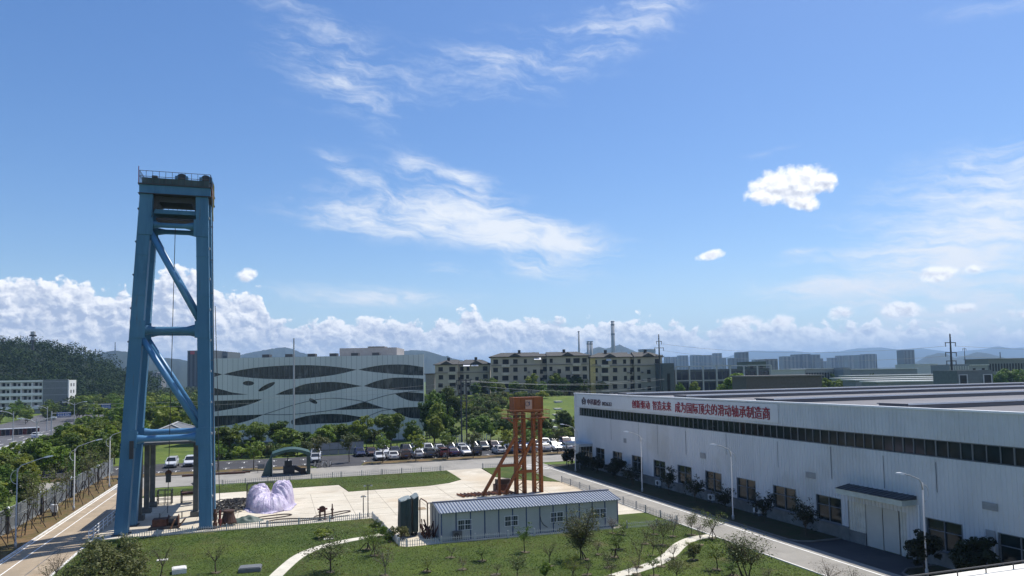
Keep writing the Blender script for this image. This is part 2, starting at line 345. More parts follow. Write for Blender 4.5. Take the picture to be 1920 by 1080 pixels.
yard = [(-16.2, 75.3), (9.4, 75.3), (10.1, 62.), (10.6, 61.5), (31.2, 61.2), (31.2, 66.9), (36.65, 66.9), (36.65, 90.2), (33.5, 92.9), (29.8, 98.5), (30.2, 104), (30.5, 108.9), (25, 108.9), (24.9, 103), (24.7, 98.3), (22.3, 95.8), (18.9, 94.4), (8.7, 94.0), (8.0, 100.5), (-6.8, 99.9), (-16.2, 99.9)]
sheet('concrete_yard', yard, .03, pale, .08)
sheet('yard_lawn', [(-16.1, 100.), (-6.8, 100.), (8.1, 100.6), (8.8, 94.1), (18.9, 94.5), (22.2, 95.9), (24.6, 98.4), (24.8, 103), (24.9, 108.6), (-7, 107.2), (-16.1, 106)], .06, lawnm, .12)
sheet('yard_lawn', [(36.5, 90.4), (36.5, 108.5), (30.7, 108.7), (30.35, 104), (29.95, 98.6), (33.6, 93.)], .06, lawnm, .12)
def P2(x, y): v = G(x, y); return (v.x, v.y)
sheet('front_lawn', [(-16.0, 45), (36.5, 30), (36.5, 62.6), (36.4, 66.8), (31.3, 66.8), (31.3, 61.1), (10.5, 61.4), (9.95, 62), (9.3, 75.2), (-16., 74.2)], .08, lawnm, .14)
def strip(pts, w):                      # a curved path of even width
    L = []; Rr = []
    for i, p in enumerate(pts):
        a = Vector(pts[max(i-1, 0)]); c = Vector(pts[min(i+1, len(pts)-1)]); d = (c-a).normalized(); nrm = Vector((-d.y, d.x))*w/2
        L.append(tuple(Vector(p)+nrm)); Rr.append(tuple(Vector(p)-nrm))
    return L+Rr[::-1]
def smooth_pts(pts, k=5):
    pts = [Vector(p) for p in pts]; out = []
    for i in range(len(pts)-1):
        p0, p1, p2, p3 = pts[max(i-1, 0)], pts[i], pts[i+1], pts[min(i+2, len(pts)-1)]
        for j in range(k):
            t = j/k; out.append(.5*((2*p1)+(p2-p0)*t+(2*p0-5*p1+4*p2-p3)*t*t+(3*p1-p0-3*p2+p3)*t**3))
    return [tuple(p) for p in out]+[tuple(pts[-1])]
pathm = mat('path_concrete', (.58, .545, .45), .85, var=.16, scale=.9, bump=.1)
PA = smooth_pts([P2(508, 1092), P2(532, 1068), P2(562, 1044), P2(600, 1028), P2(650, 1016), P2(690, 1009), P2(716, 1004)])
PB = smooth_pts([P2(1120, 1094), P2(1170, 1078), P2(1225, 1060), P2(1255, 1043), P2(1275, 1024), P2(1300, 1012), P2(1335, 1006)])
sheet('footpath', strip(PA, 1.0), .10, pathm, .08); sheet('footpath', strip(PB, 1.15), .10, pathm, .08)
b = MB()
for k in range(10): b.box(-16, 77.5+k*3.4-.025, .0, 29 if k > 4 else 36, 77.5+k*3.4+.025, .036) if k < 6 else None
for k in range(12): b.box(-12+k*4-.025, 76, .0, -12+k*4+.025, 94, .037)
struct('slab_joint', b, mat('joint_stain', (.30, .26, .2), .9))
# car park behind the yard
sheet('car_park', [(-45, 125.6), (5.5, 125.6), (6.5, 121.4), (13.3, 121.4), (14.2, 125.6), (75, 125.6), (75, 139.6), (-45, 139.6)], .02, asphalt)
sheet('brown_verge', [(-45, 121.5), (5.4, 121.5), (5.4, 125.6), (-45, 125.6)], .05, dirt, .1)
sheet('brown_verge', [(13.5, 121.5), (75, 121.5), (75, 125.6), (14.3, 125.6)], .05, dirt, .1)
sheet('left_verge', rect(-25.3, 20, -21.5, 121), .04, dirt, .08)
sheet('grass_belt', [(-45, 139.7), (36, 139.7), (75, 139.7), (75, 146), (-45, 158)], .0, GM, .06)
b = MB()
for k in range(-17, 24):
    x = 17.0+2.5*k
    if 5 < x < 14: continue
    for y0 in (126.2, 134.2): b.box(x-.06, y0, .0, x+.06, y0+1.6, .03); b.box(x-.5, y0+1.55, .0, x+.5, y0+1.67, .032)
struct('parking_bay_line', b, paint)
b = MB(); b.box(13.6, 121.3, 0, 75, 121.5, .14); b.box(-45, 121.3, 0, 5.2, 121.5, .14); struct('verge_kerb', b, darkkerb)
# the dual carriageway on the far left
sheet('carriageway', [(-83, 110), (-47.5, 110), (-49, 175), (-56, 260), (-75, 420), (-110, 420), (-90, 260)], .0, ground_mat('carriageway_asphalt', [(.10, .10, .108), ((.13, .13, .135), .2, .42, .62, .8), ((.08, .08, .085), .6, .5, .7, .6, (1, .1, 1))], bump=.1))
b = MB()
for k in range(16):
    y = 120+k*9
    b.box(-52.6, y, .0, -52.4, y+4, .012); b.box(-63.6, y, .0, -63.4, y+4, .012); b.box(-67.1, y, 0, -66.9, y+4, .012)
struct('lane_marking', b, paint)
b = MB(); b.box(-57.0, 110, 0, -56.75, 215, .55); b.box(-58.6, 110, 0, -58.35, 215, .55); tag(b.build('barrier', mat('barrier_white', (.72, .72, .74))), 'pair of low white barriers along the middle of the dual carriageway', 'barrier')

# ------------------------------------------------------------------ workshop on the right
wallm = ground_mat('corrugated_steel', [(.62, .63, .645), ((.55, .565, .585), .30, .42, .62, .8, (1, 1, .3)), ((.42, .425, .43), 1.3, .58, .78, .7, (1, 1, .05)), ((.50, .49, .46), .12, .55, .7, .6)], rough=.5, bump=0)
plinthm = mat('plinth_concrete', (.17, .175, .17), .9, var=.3, scale=.9)
framem = mat('grey_window_frame', (.16, .18, .20), .5)
glassm = glass_mat('dark_glass')
trimw = mat('white_flashing', (.80, .81, .82), .5, var=.05)
roofm = mat('workshop_roof', (.115, .115, .125), .75, c2=(.16, .15, .15), scale=.15)
FX = 46.2
ws = thing('workshop', 'long low white corrugated steel factory hall with red slogan lettering', 'factory building', (FX, 60, 0))
def corr(b, y0, y1, z0, z1, x=FX, pitch=.36):
    prof = []
    k = math.floor(y0/pitch)
    while k*pitch < y1:
        for dy, h in ((0, 0), (.19, 0), (.225, .045), (.325, .045)): prof.append((k*pitch+dy, h))
        k += 1
    prof = [(y, h) for y, h in prof if y0 <= y <= y1]; prof = [(y0, prof[0][1])]+prof+[(y1, prof[-1][1])]
    vs = [(x-h, y, z) for z in (z0, z1) for y, h in prof]; n_ = len(prof)
    b.add(vs, [(i, n_+i, n_+i+1, i+1) for i in range(n_-1)])
WIN = [(99.64, 96.69), (93.94, 90.95), (88.06, 85.15), (82.17, 79.2), (76.37, 73.3), (70.47, 67.4), (64.65, 61.5), (58.85, 55.6), (53.0, 49.95), (41.56, 38.55), (35.94, 32.9), (30, 27), (24, 21)]
b = MB(); corr(b, 10, 107.4, 9.25, 11.42); corr(b, 10, 107.4, 3.42, 7.96)
edges = sorted([(b_, a_) for a_, b_ in WIN]+[(43.3, 49.2), (101.0, 105.4)]); y = 10
for lo, hi in edges:
    if lo > y: corr(b, y, lo, 1.18, 3.42)
    y = hi
corr(b, y, 107.4, 1.18, 3.42)
b.box(FX-.05, 107.4, 0, FX+.3, 107.6, 11.42); b.box(FX-.02, 105.75, 7.96, FX+.2, 107.39, 9.25)
b.build('wall', wallm, ws)
b = MB(); y = 10
b.box(FX+.3, 10, .0, 250, 107.5, 11.15); b.build('body', mat('hall_side', (.50, .52, .54), .6), ws)
b = MB(); b.box(FX-.08, 10, -.1, FX+.28, 43.3, 1.12); b.box(FX-.08, 49.2, -.1, FX+.28, 101.0, 1.12); b.box(FX-.08, 105.4, -.1, FX+.28, 107.6, 1.12); b.build('plinth', plinthm, ws)
b = MB(); b.box(FX-.13, 10, 1.12, FX+.05, 43.3, 1.2); b.box(FX-.13, 49.2, 1.12, FX+.05, 101, 1.2); b.build('sill', mat('sill_dark', (.12, .14, .17)), ws)
b = MB(); b.box(FX-.12, 10, 11.42, FX+.32, 107.65, 11.56); b.build('parapet_cap', trimw, ws)
sw = MB().box(FX+.16, 10, 7.97, FX+.28, 105.74, 9.24).build('strip_window', glassm, ws)
b = MB()
for k in range(100):
    y = 11+k*.98+random.uniform(-.04, .04)
    if y < 105.6: b.box(FX+.08, y, 7.97, FX+.15, y+(.07 if k % 3 else .11), 9.24)
b.box(FX+.02, 10, 7.96, FX+.14, 105.74, 8.03); b.box(FX+.02, 10, 9.18, FX+.14, 105.74, 9.25)
b.build('mullion', mat('strip_mullion', (.13, .14, .15), .4), sw)
for a_, b_ in WIN:
    w_ = MB().box(FX+.14, b_+.08, 1.24, FX+.24, a_-.08, 3.36).build('window', glassm, ws)
    f_ = MB(); x0, x1 = FX-.03, FX+.139
    f_.box(x0, b_, 1.2, x1, b_+.08, 3.42); f_.box(x0, a_-.08, 1.2, x1, a_, 3.42); f_.box(x0, b_+.08, 3.36, x1, a_-.08, 3.42); f_.box(x0, b_+.08, 1.2, x1, a_-.08, 1.26)
    m_ = (a_+b_)/2; f_.box(x0+.06, m_-.03, 1.26, x1, m_+.03, 3.36); f_.box(x0+.07, b_+.08, 2.55, x1, m_-.03, 2.6); f_.box(x0+.07, m_+.03, 2.55, x1, a_-.08, 2.6)
    f_.build('frame', framem, w_)
# loading door under its canopy
for q_ in ((47.4, 49.2, 1.0), (43.3, 43.95, .0)): b = MB(); corr(b, q_[0], q_[1], q_[2], 3.95, FX+.02, .3); b.build('door_surround', mat('cream_corrugated', (.58, .57, .51), .6), ws)
MB().box(FX-.05, 47.4, -.1, FX+.27, 49.2, 1.0).build('plinth', plinthm, ws)
dm = mat('door_leaf', (.50, .50, .46), .5, var=.05)
MB().box(FX+.06, 45.72, .02, FX+.14, 47.38, 3.95).build('door', dm, ws)
MB().box(FX+.10, 44.16, .02, FX+.18, 45.66, 3.95).build('door', dm, ws)
cn = MB().box(44.75, 42.3, 4.16, FX-.05, 49.0, 4.58).build('canopy', mat('canopy_fascia', (.46, .50, .46), .6), ws)
b = MB(); b.add([(44.7, 42.25, 4.60), (FX-.05, 42.25, 4.86), (FX-.05, 49.05, 4.86), (44.7, 49.05, 4.60), (44.7, 42.25, 4.585), (FX-.05, 42.25, 4.585), (FX-.05, 49.05, 4.585), (44.7, 49.05, 4.585)], [(0, 3, 2, 1), (4, 5, 6, 7), (0, 1, 5, 4), (1, 2, 6, 5), (2, 3, 7, 6), (3, 0, 4, 7)])
for k in range(14): b.beam((44.7, 42.5+k*.49, 4.62), (FX-.06, 42.5+k*.49, 4.88), .04, .04)
b.build('canopy_roof', mat('canopy_dark', (.045, .05, .06), .5), cn)
MB().tube((FX-.12, 42.05, .1), (FX-.12, 42.05, 4.2), .06).build('downpipe', trimw, ws)
# glazed entrance at the far end
cn = MB().box(43.9, 100.9, 3.45, FX-.05, 106.4, 3.85).build('canopy', mat('canopy_pale', (.42, .45, .47), .5), ws)
for y in (101.0, 106.2): MB().box(44.0, y, .1, 44.12, y+.12, 3.45).build('post', framem, cn)
d_ = MB().box(FX+.1, 101.05, .05, FX+.2, 105.35, 3.40).build('door', glassm, ws)
b = MB()
for k in range(5): b.box(FX, 101.03+k*1.06, .05, FX+.09, 101.11+k*1.06, 3.40)
b.box(FX+.01, 101.1, 2.4, FX+.08, 105.3, 2.48); b.build('frame', framem, d_)
seam = mat('seam_dark', (.12, .13, .15), .7)
for y, z0, z1 in ((80.9, 4.2, 7.9), (74.3, 4.8, 7.6), (85.9, 5.5, 7.9), (57.9, 5.2, 7.7), (50.9, 5.0, 7.8), (45.2, 5.0, 7.6), (40.4, 5.4, 7.6), (66.2, 5.6, 7.9), (94.2, 5.0, 7.9)): MB().box(FX-.06, y, z0, FX-.045, y+.05, z1).build('seam', seam, ws)
ventm = mat('wall_vent', (.30, .31, .32), .6)
for y0, y1, z0, z1 in ((70.3, 71.3, 4.75, 5.35), (52.9, 54.1, 4.74, 5.27), (35.8, 36.9, 4.81, 5.32), (36.1, 36.75, 2.84, 3.46), (89.5, 90.3, 4.9, 5.5)):
    b = MB(); b.box(FX-.09, y0, z0, FX-.05, y1, z1)
    for k in range(5): b.box(FX-.1, y0+.03, z0+.05+k*(z1-z0)/5, FX-.091, y1-.03, z0+.08+k*(z1-z0)/5)
    b.build('vent', ventm, ws)
for y in (69.0, 61.0, 80.6):
    a = MB(); a.box(FX-.5, y-.42, .35, FX-.15, y+.42, .95); a = a.build('air_conditioner', mat('ac_white', (.62, .63, .62), .5), ws)
    MB().disc((FX-.51, y-.1, .65), (1, 0, 0), .25, .02).build('fan_grille', mat('ac_grille', (.03, .03, .035)), a)
    for q_ in (-.4, .34): MB().box(FX-.5, y+q_, .1, FX-.14, y+q_+.06, .35).build('bracket', framem, a)
b = MB(); b.box(FX+.33, 10, 11.151, 250, 107.4, 11.2); b.build('roof', roofm, ws)
for y0 in (28.7, 45.2, 61.7, 78.3, 94.5):
    m_ = MB().box(49.0, y0, 11.2, 170, y0+3.0, 11.58).build('roof_monitor', mat('monitor_side', (.15, .15, .17), .6, var=.1, stretch=(.1, 1, 1)), ws)
    MB().box(48.9, y0-.12, 11.581, 170.1, y0+3.1, 11.66).build('monitor_cap', mat('monitor_cap', (.14, .14, .155), .7, var=.1, stretch=(.1, 1, 1)), m_)
    MB().box(48.88, y0-.16, 11.56, 170.1, y0-.121, 11.69).build('flashing', trimw, m_)
# writing on the fascia
def text_mesh(txt):
    cu = bpy.data.curves.new('t', 'FONT'); cu.body = txt; cu.extrude = .03; cu.fill_mode = 'BOTH'; cu.resolution_u = 3; cu.offset = .004
    o = bpy.data.objects.new('t', cu); COL.objects.link(o)
    me = bpy.data.meshes.new_from_object(o.evaluated_get(bpy.context.evaluated_depsgraph_get())); bpy.data.objects.remove(o); bpy.data.curves.remove(cu)
    co = np.zeros(len(me.vertices)*3); me.vertices.foreach_get('co', co); co = co.reshape(-1, 3)
    fs = [tuple(p.vertices) for p in me.polygons]; bpy.data.meshes.remove(me); return co, fs
def facade_text(txt, yl, yr, z0, z1, name, m, parent):
    co, fs = text_mesh(txt); lo, hi = co.min(0), co.max(0); t = (co-lo)/(hi-lo)
    b = MB(); b.add([(FX-.13+(.5-c[2])*.06, yl+(yr-yl)*c[0], z0+(z1-z0)*c[1]) for c in t], fs)
    return b.build(name, m, parent)
red = mat('sign_red', (.30, .012, .03), .5, var=.1); dkred = mat('sign_dark_red', (.085, .012, .03), .5)
MB().box(FX-.09, 57.6, 9.5, FX-.05, 106.3, 11.3).build('sign_board', mat('sign_backing', (.64, .65, .665), .55, var=.05, scale=.4), ws)
facade_text('创新驱动', 87.45, 82.55, 9.83, 10.95, 'slogan_lettering', red, ws)
facade_text('智造未来', 81.8, 77.25, 9.80, 10.98, 'slogan_lettering', red, ws)
facade_text('成为国际顶尖的滑动轴承制造商', 76.35, 58.75, 9.72, 10.98, 'slogan_lettering', red, ws)
facade_text('申科股份', 102.2, 97.35, 9.80, 10.72, 'company_lettering', dkred, ws)
facade_text('002633', 96.9, 93.75, 9.84, 10.40, 'number_lettering', mat('sign_near_black', (.04, .02, .03)), ws)
b = MB(); cy_, cz_ = 103.6, 10.28                              # emblem: a ring cupped by two leaf shapes under a small peak
for k in range(28):
    a0, a1 = 2*math.pi*k/28, 2*math.pi*(k+1)/28
    b.add([(x, cy_+r_*math.cos(a)*.9, cz_+r_*math.sin(a)) for x in (FX-.13, FX-.09) for r_, a in ((.30, a0), (.46, a0), (.46, a1), (.30, a1))], [(0, 1, 2, 3), (7, 6, 5, 4), (0, 4, 5, 1), (2, 6, 7, 3), (1, 5, 6, 2), (3, 7, 4, 0)])
for s_ in (-1, 1):
    ring = [(.44, .42), (.78, .30), (.86, -.05), (.70, -.38), (.36, -.62), (.5, -.3), (.6, 0.)]
    b.add([(x, cy_+s_*u*.95, cz_+v) for x in (FX-.13, FX-.09) for u, v in ring], [tuple(range(7)), tuple(range(13, 6, -1))]+[(i, (i+1) % 7, 7+(i+1) % 7, 7+i) for i in range(7)])
b.add([(x, cy_+u, cz_+v) for x in (FX-.13, FX-.09) for u, v in ((-.34, .42), (0, .70), (.34, .42), (0, .52))], [(0, 1, 2, 3), (7, 6, 5, 4), (0, 4, 5, 1), (1, 5, 6, 2), (2, 6, 7, 3), (3, 7, 4, 0)])
b.disc((FX-.11, cy_, cz_), (1, 0, 0), .14, .04); b.build('emblem', mat('sign_near_black', (.04, .02, .03)), ws)

# ------------------------------------------------------------------ white office building with wave-shaped glazing
DEP = 165.
def fr(px, depth): d = ray(px, 622.4); d = Vector((d.x, d.y, 0)); f2 = Vector((_fw.x, _fw.y, 0)).normalized(); return d*(depth/d.dot(f2))
L0 = fr(389, DEP); L1 = fr(794, DEP); WBW = (L1-L0).length; KPM = 4.155*FPX/DEP*1.0
wb = thing('office_building', 'white panelled office block crossed by wave shaped bands of dark glass', 'office building', (L0.x, L0.y, 0), -YAW)
WH = 19.7
def UV(X, Y):                            # from the measured elevation to metres on the front
    return ((X-80)/1638*(WBW-1.2)+1.2, WH-(Y-(215-(X-80)/1638*27))/33.6)
LENS = [([(165, 338), (300, 305), (450, 283), (600, 272), (716, 268), (850, 268), (1000, 277), (1100, 288), (1200, 303)], [(165, 338), (300, 357), (450, 371), (600, 376), (716, 375), (850, 365), (1000, 347), (1100, 328), (1200, 303)]),
        ([(60, 320), (110, 326), (158, 338)], [(60, 368), (110, 354), (158, 338)]),
        ([(1208, 303), (1300, 282), (1400, 267), (1500, 262), (1600, 266), (1714, 283)], [(1208, 303), (1300, 318), (1450, 333), (1600, 345), (1714, 348)]),
        ([(570, 497), (650, 462), (716, 443), (800, 415), (900, 402), (1000, 398), (1100, 405), (1180, 420), (1240, 430)], [(570, 497), (716, 497), (850, 493), (1000, 472), (1100, 452), (1240, 430)]),
        ([(1250, 430), (1350, 392), (1450, 370), (1550, 364), (1650, 368), (1714, 374)], [(1250, 430), (1350, 448), (1500, 460), (1714, 462)]),
        ([(60, 437), (160, 458), (240, 480), (360, 495)], [(60, 504), (200, 500), (360, 495)]),
        ([(60, 546), (250, 540), (470, 532)], [(60, 634), (200, 612), (300, 592), (400, 562), (470, 532)]),
        ([(60, 666), (200, 658), (350, 655), (480, 650)], [(60, 750), (200, 735), (300, 715), (400, 685), (480, 650)]),
        ([(690, 700), (716, 687), (800, 664), (900, 650), (1000, 646), (1100, 650), (1200, 665), (1260, 676)], [(690, 700), (716, 733), (900, 722), (1100, 715), (1200, 695), (1260, 676)]),
        ([(1010, 616), (1150, 585), (1260, 555), (1330, 580), (1420, 603)], [(1010, 616), (1250, 610), (1420, 603)]),
        ([(1490, 490), (1550, 480), (1640, 480), (1714, 487)], [(1490, 490), (1540, 520), (1600, 542), (1660, 550), (1714, 552)]),
        ([(1462, 610), (1560, 597), (1714, 592)], [(1462, 610), (1540, 655), (1620, 680), (1714, 683)])]
def dens(pl, n_=5): return smooth_pts(pl, n_)
holes = []
for up, lo in LENS:
    p = dens(up)+dens(lo)[::-1]
    if abs(p[0][0]-p[-1][0]) < .5 and abs(p[0][1]-p[-1][1]) < .5: p = p[:-1]
    q = []
    for a in p:
        if not q or math.hypot(a[0]-q[-1][0], a[1]-q[-1][1]) > 1.: q.append(a)
    holes.append([UV(*a) for a in q])
for cx, cy, rx, ry, an in ((360, 408, 45, 18, 0), (502, 435, 72, 17, -27), (860, 547, 36, 15, 27), (1410, 665, 36, 17, 0)):
    c, s = math.cos(R(an)), math.sin(R(an))
    holes.append([UV(cx+rx*math.cos(t)*c-ry*math.sin(t)*s, cy+rx*math.cos(t)*s+ry*math.sin(t)*c) for t in np.linspace(0, 2*math.pi, 24, endpoint=False)])
cu = bpy.data.curves.new('skin', 'CURVE'); cu.dimensions = '2D'; cu.fill_mode = 'BOTH'; cu.extrude = .16
for pl in [[(0, 0), (WBW, 0), (WBW, WH+.1), (0, WH)]]+holes:
    sp_ = cu.splines.new('POLY'); sp_.points.add(len(pl)-1); sp_.use_cyclic_u = True
    for p_, a in zip(sp_.points, pl): p_.co = (a[0], a[1], 0, 1)
o = bpy.data.objects.new('t', cu); COL.objects.link(o)
me = bpy.data.meshes.new_from_object(o.evaluated_get(bpy.context.evaluated_depsgraph_get()))
cs = [(v.co.x, .16-v.co.z, v.co.y) for v in me.vertices]; fs = [tuple(p.vertices) for p in me.polygons]
bpy.data.objects.remove(o); bpy.data.meshes.remove(me)
wpan = mat('white_panel', (.54, .57, .55), .6, c2=(.62, .64, .62), scale=.35, stretch=(1, 1, .05))
MB().add(cs, fs).build('facade', wpan, wb, local=True)
wglass = mat('wave_glass', (.028, .038, .042), .12, c2=(.13, .14, .135), scale=.55, detail=3., thr=(.5, .72), stretch=(1.4, 1, .5), spec=.5)
for h in holes:
    us, vs_ = [a[0] for a in h], [a[1] for a in h]; u0, u1 = max(0.1, min(us)-.2), min(WBW-.1, max(us)+.2)
    MB().box(u0, .55, min(vs_)-.15, u1, .6, max(vs_)+.15).build('window', wglass, wb, local=True)
b = MB()
for k in range(1, 42):
    u = k*WBW/42; b.box(u-.025, -.01, .3, u+.025, .03, WH+.1*u/WBW-.02)
b.build('panel_joint', mat('joint_dark', (.10, .12, .13), .5), wb, local=True)
b = MB()
for k in range(41):
    u = (k+.5)*WBW/42; b.box(u-.03, .44, .4, u+.03, .54, WH-1)
for z in (3.6, 7.6, 11.6, 15.4): b.box(.2, .46, z, WBW-.2, .53, z+.18)
b.build('mullion', mat('wave_mullion', (.03, .04, .045), .4), wb, local=True)
b = MB()
for pl in ([(480, 650), (600, 612), (716, 575), (860, 540), (1000, 524), (1150, 535), (1260, 553), (1400, 600), (1462, 610)], [(480, 650), (600, 652), (716, 648), (950, 625), (1100, 595), (1250, 556), (1400, 510), (1490, 490), (1600, 475), (1714, 466)], [(1260, 676), (1330, 645), (1400, 620), (1462, 612)]):
    p3 = [UV(*a) for a in smooth_pts(pl, 4)]; b.path([(u, -.02, v) for u, v in p3], .075, 5)
b.build('joint_line', mat('joint_dark', (.10, .12, .13), .5), wb, local=True)
b = MB(); b.prism([(0, .6), (WBW-.1, .6), (WBW-4.6, 26), (0, 26)], 0, WH-.1); b.build('body', mat('office_side', (.40, .43, .45)), wb, local=True)
b = MB(); b.box(.3, -.3, 0, WBW-.3, -.0, .3); b.build('plinth', plinthm, wb, local=True)
for X in (458, 640, 817, 990, 1160, 1327):
    u = UV(X, 200)[0]; MB().box(u-.85, 3, WH-.1, u+.85, 5, WH+.85).build('roof_vent', mat('roof_dark', (.05, .055, .06)), wb, local=True)
u0, u1 = UV(985, 0)[0], UV(1455, 0)[0]
ph = MB().box(u0, 10, WH, u1, 22, WH+2.3).build('penthouse', mat('penthouse_tan', (.36, .33, .31)), wb, local=True)
MB().box(u0+7, 9.8, WH+2.3, u1-3, 14, WH+2.62).build('roof_slab', mat('penthouse_edge', (.22, .21, .20)), ph, local=True)

# ------------------------------------------------------------------ apartment blocks on the rise
tan = mat('apartment_render', (.47, .405, .315), .9, c2=(.39, .335, .265), scale=.25)
tanl = mat('apartment_trim', (.52, .46, .37), .9)
yel = mat('apartment_yellow', (.55, .42, .18), .9)
tile = mat('apartment_roof_tile', (.048, .047, .043), .8, var=.25, scale=.8)
apg = mat('apartment_glass', (.010, .011, .012), .4, c2=(.035, .034, .032), scale=.4, spec=.15)
whs = mat('sun_shade_white', (.75, .75, .76), .6)
def apartment(px0, px1, depth, eave_py, ridge_py, floors, label, seed, wings, yellow=False, shades=()):
    r_ = random.Random(seed)
    A = fr(px0, depth); B = fr(px1, depth); w = (B-A).length
    d = (A.x**2+A.y**2)**.5
    ze = D((px0+px1)/2, eave_py, d).z; zr = D((px0+px1)/2, ridge_py, d).z; z0 = 3.5
    t = thing('apartment_building', label, 'apartment building', (A.x, A.y, 0), -YAW)
    b = MB(); dp = 12; fh = 3.02
    nw = len(wings); x = 0
    spans = []
    for i, (frac, off) in enumerate(wings):
        spans.append((x, x+frac*w, off)); x += frac*w
    for i, (a, c, off) in enumerate(spans): b.box(a+(.02*i), off, z0-3, c, dp, ze-.02*i)
    b.build('wall', tan, t, local=True)
    if yellow: MB().box(-.12, .6, z0-3, -.01, dp-.3, ze-.1).box(-.02, -.12, z0-3, 1.9, spans[0][2]-.01, ze-.1).build('side_wall', yel, t, local=True)
    b = MB()
    for i, (a, c, off) in enumerate(spans):         # hipped roofs
        a_, c_, o_ = a-(.7 if i == 0 else 0), c+(.7 if i == nw-1 else 0), off-.7
        hy = (o_+dp+.7)/2; z1 = ze+.25; zz = zr if i % 2 == 0 or nw < 3 else zr-.5
        la = a_+4.5 if i == 0 else a_; lc = c_-4.5 if i == nw-1 else c_
        b.add([(a_, o_, ze+.02), (c_, o_, ze+.02), (c_, dp+.7, ze+.02), (a_, dp+.7, ze+.02), (a_, o_, z1), (c_, o_, z1), (c_, dp+.7, z1), (a_, dp+.7, z1), (la, hy, zz), (lc, hy, zz)],
              [(0, 3, 2, 1), (0, 1, 5, 4), (1, 2, 6, 5), (2, 3, 7, 6), (3, 0, 4, 7), (4, 5, 9, 8), (6, 7, 8, 9), (5, 6, 9), (7, 4, 8)])
        gx = (a+c)/2
        if c-a > 8: b.add([(gx-2.3, o_-.3, ze+.3), (gx+2.3, o_-.3, ze+.3), (gx, o_-.3, ze+1.5), (gx, hy, zz-.1)], [(0, 1, 2), (0, 2, 3), (1, 3, 2)])
    rf = b.build('roof', tile, t, local=True)
    for k in range(2): cx = w*(.28+.45*k)+r_.uniform(-2, 2); MB().box(cx-.5, dp/2-1.6, zr-.8, cx+.5, dp/2-.8, zr+.9).build('chimney', tile, rf, local=True)
    for i, (a, c, off) in enumerate(spans):
        n_ = max(2, int((c-a)/3.1)); st_ = (c-a)/n_
        for f in range(floors):
            zt = ze-.75-f*fh
            for k in range(n_):
                cx = a+st_*(k+.5)+r_.uniform(-.15, .15); kind = (k*7+i*3) % 5
                ww = (1.7, 1.1, 2.3, 1.3, 1.6)[kind]; hh = 1.55 if kind != 2 else 1.75; dz = 0 if kind != 3 else .9
                if f == 0 and kind == 3: continue
                wn = MB().box(cx-ww/2, off-.04, zt-hh-dz, cx+ww/2, off-.005, zt-dz).build('window', apg, t, local=True)
                lg = mat('ledge_grey', (.17, .16, .15))
                if kind == 2: MB().box(cx-ww/2-.4, off-.9, zt-hh-1.1, cx+ww/2+.4, off-.01, zt-hh-.1).build('balcony', tanl, t, local=True)
                elif kind in (0, 4): MB().box(cx-ww/2-.15, off-.2, zt-hh-.16, cx+ww/2+.15, off-.05, zt-hh-.02).build('sill', lg, wn, local=True)
                if kind == 1 and f > 0: MB().box(cx+.8, off-.55, zt-hh-.55, cx+1.7, off-.02, zt-hh).build('shelf', lg, t, local=True)
        MB().box(a+.1, off-.45, ze-3.05, c-.1, off-.002, ze-2.85).build('ledge', lg, t, local=True)
    for fx_, fw_, top in shades:
        MB().add([(fx_*w, -1.6, ze-top-.75), (fx_*w+fw_, -1.6, ze-top-.75), (fx_*w+fw_, .2, ze-top), (fx_*w, .2, ze-top), (fx_*w, -1.6, ze-top-.83), (fx_*w+fw_, -1.6, ze-top-.83), (fx_*w+fw_, .2, ze-top-.08), (fx_*w, .2, ze-top-.08)], [(0, 1, 2, 3), (7, 6, 5, 4), (0, 4, 5, 1), (2, 6, 7, 3), (1, 5, 6, 2), (3, 7, 4, 0)]).build('awning', whs, t, local=True)
    return t
apartment(815, 917, 268, 684, 674, 5, 'lowest tan apartment block, with two white awnings under its tiled roof', 3, [(.42, 0), (.10, 1.8), (.48, .2)], shades=((.52, 2.6, -.2), (.67, 2.6, -.2)))
apartment(919, 1103, 262, 669, 659.5, 5, 'longest tan apartment block with a hipped tile roof and two chimneys, mid hilltop', 5, [(.5, 0), (.07, 1.6), (.43, .1)], shades=((.44, 2.6, .3),))
apartment(1105, 1240, 262, 670, 659.5, 5, 'tan apartment block with a yellow end wall below the tall chimneys', 8, [(.55, 0), (.06, 1.4), (.39, .1)], True, shades=((.22, 1.8, .3),))

# ------------------------------------------------------------------ blue hoist tower
blue = ground_mat('tower_blue', [(.060, .165, .28), ((.088, .215, .34), .35, .4, .65, .8, (1, 1, .25)), ((.036, .10, .175), .9, .5, .72, .6, (1, 1, .12)), ((.11, .085, .06), 1.6, .63, .78, .55, (1, 1, .10)), ((.16, .24, .32), 2.2, .62, .75, .35)], rough=.5, bump=0)
bluel = mat('tower_brace_blue', (.06, .19, .36), .4, c2=(.08, .23, .42), scale=.5)
steel = mat('dark_steel', (.035, .037, .042), .6)
rust = mat('rust_dark', (.075, .030, .018), .8, var=.4, scale=3)
galv = mat('galvanised', (.42, .43, .44), .45, var=.08)
yelp = mat('safety_yellow', (.36, .28, .05), .5)
tw = thing('hoist_tower', 'tall blue steel hoist tower on four leaning box legs with a railed top deck', 'hoist tower', (-10.3, 79, 0))
def lx(s, z): return -14.07+1.74*z/33 if s < 0 else -6.65-.65*z/33
def ly(f, z): return 77+.3*z/33 if f else 81.3-.7*z/33
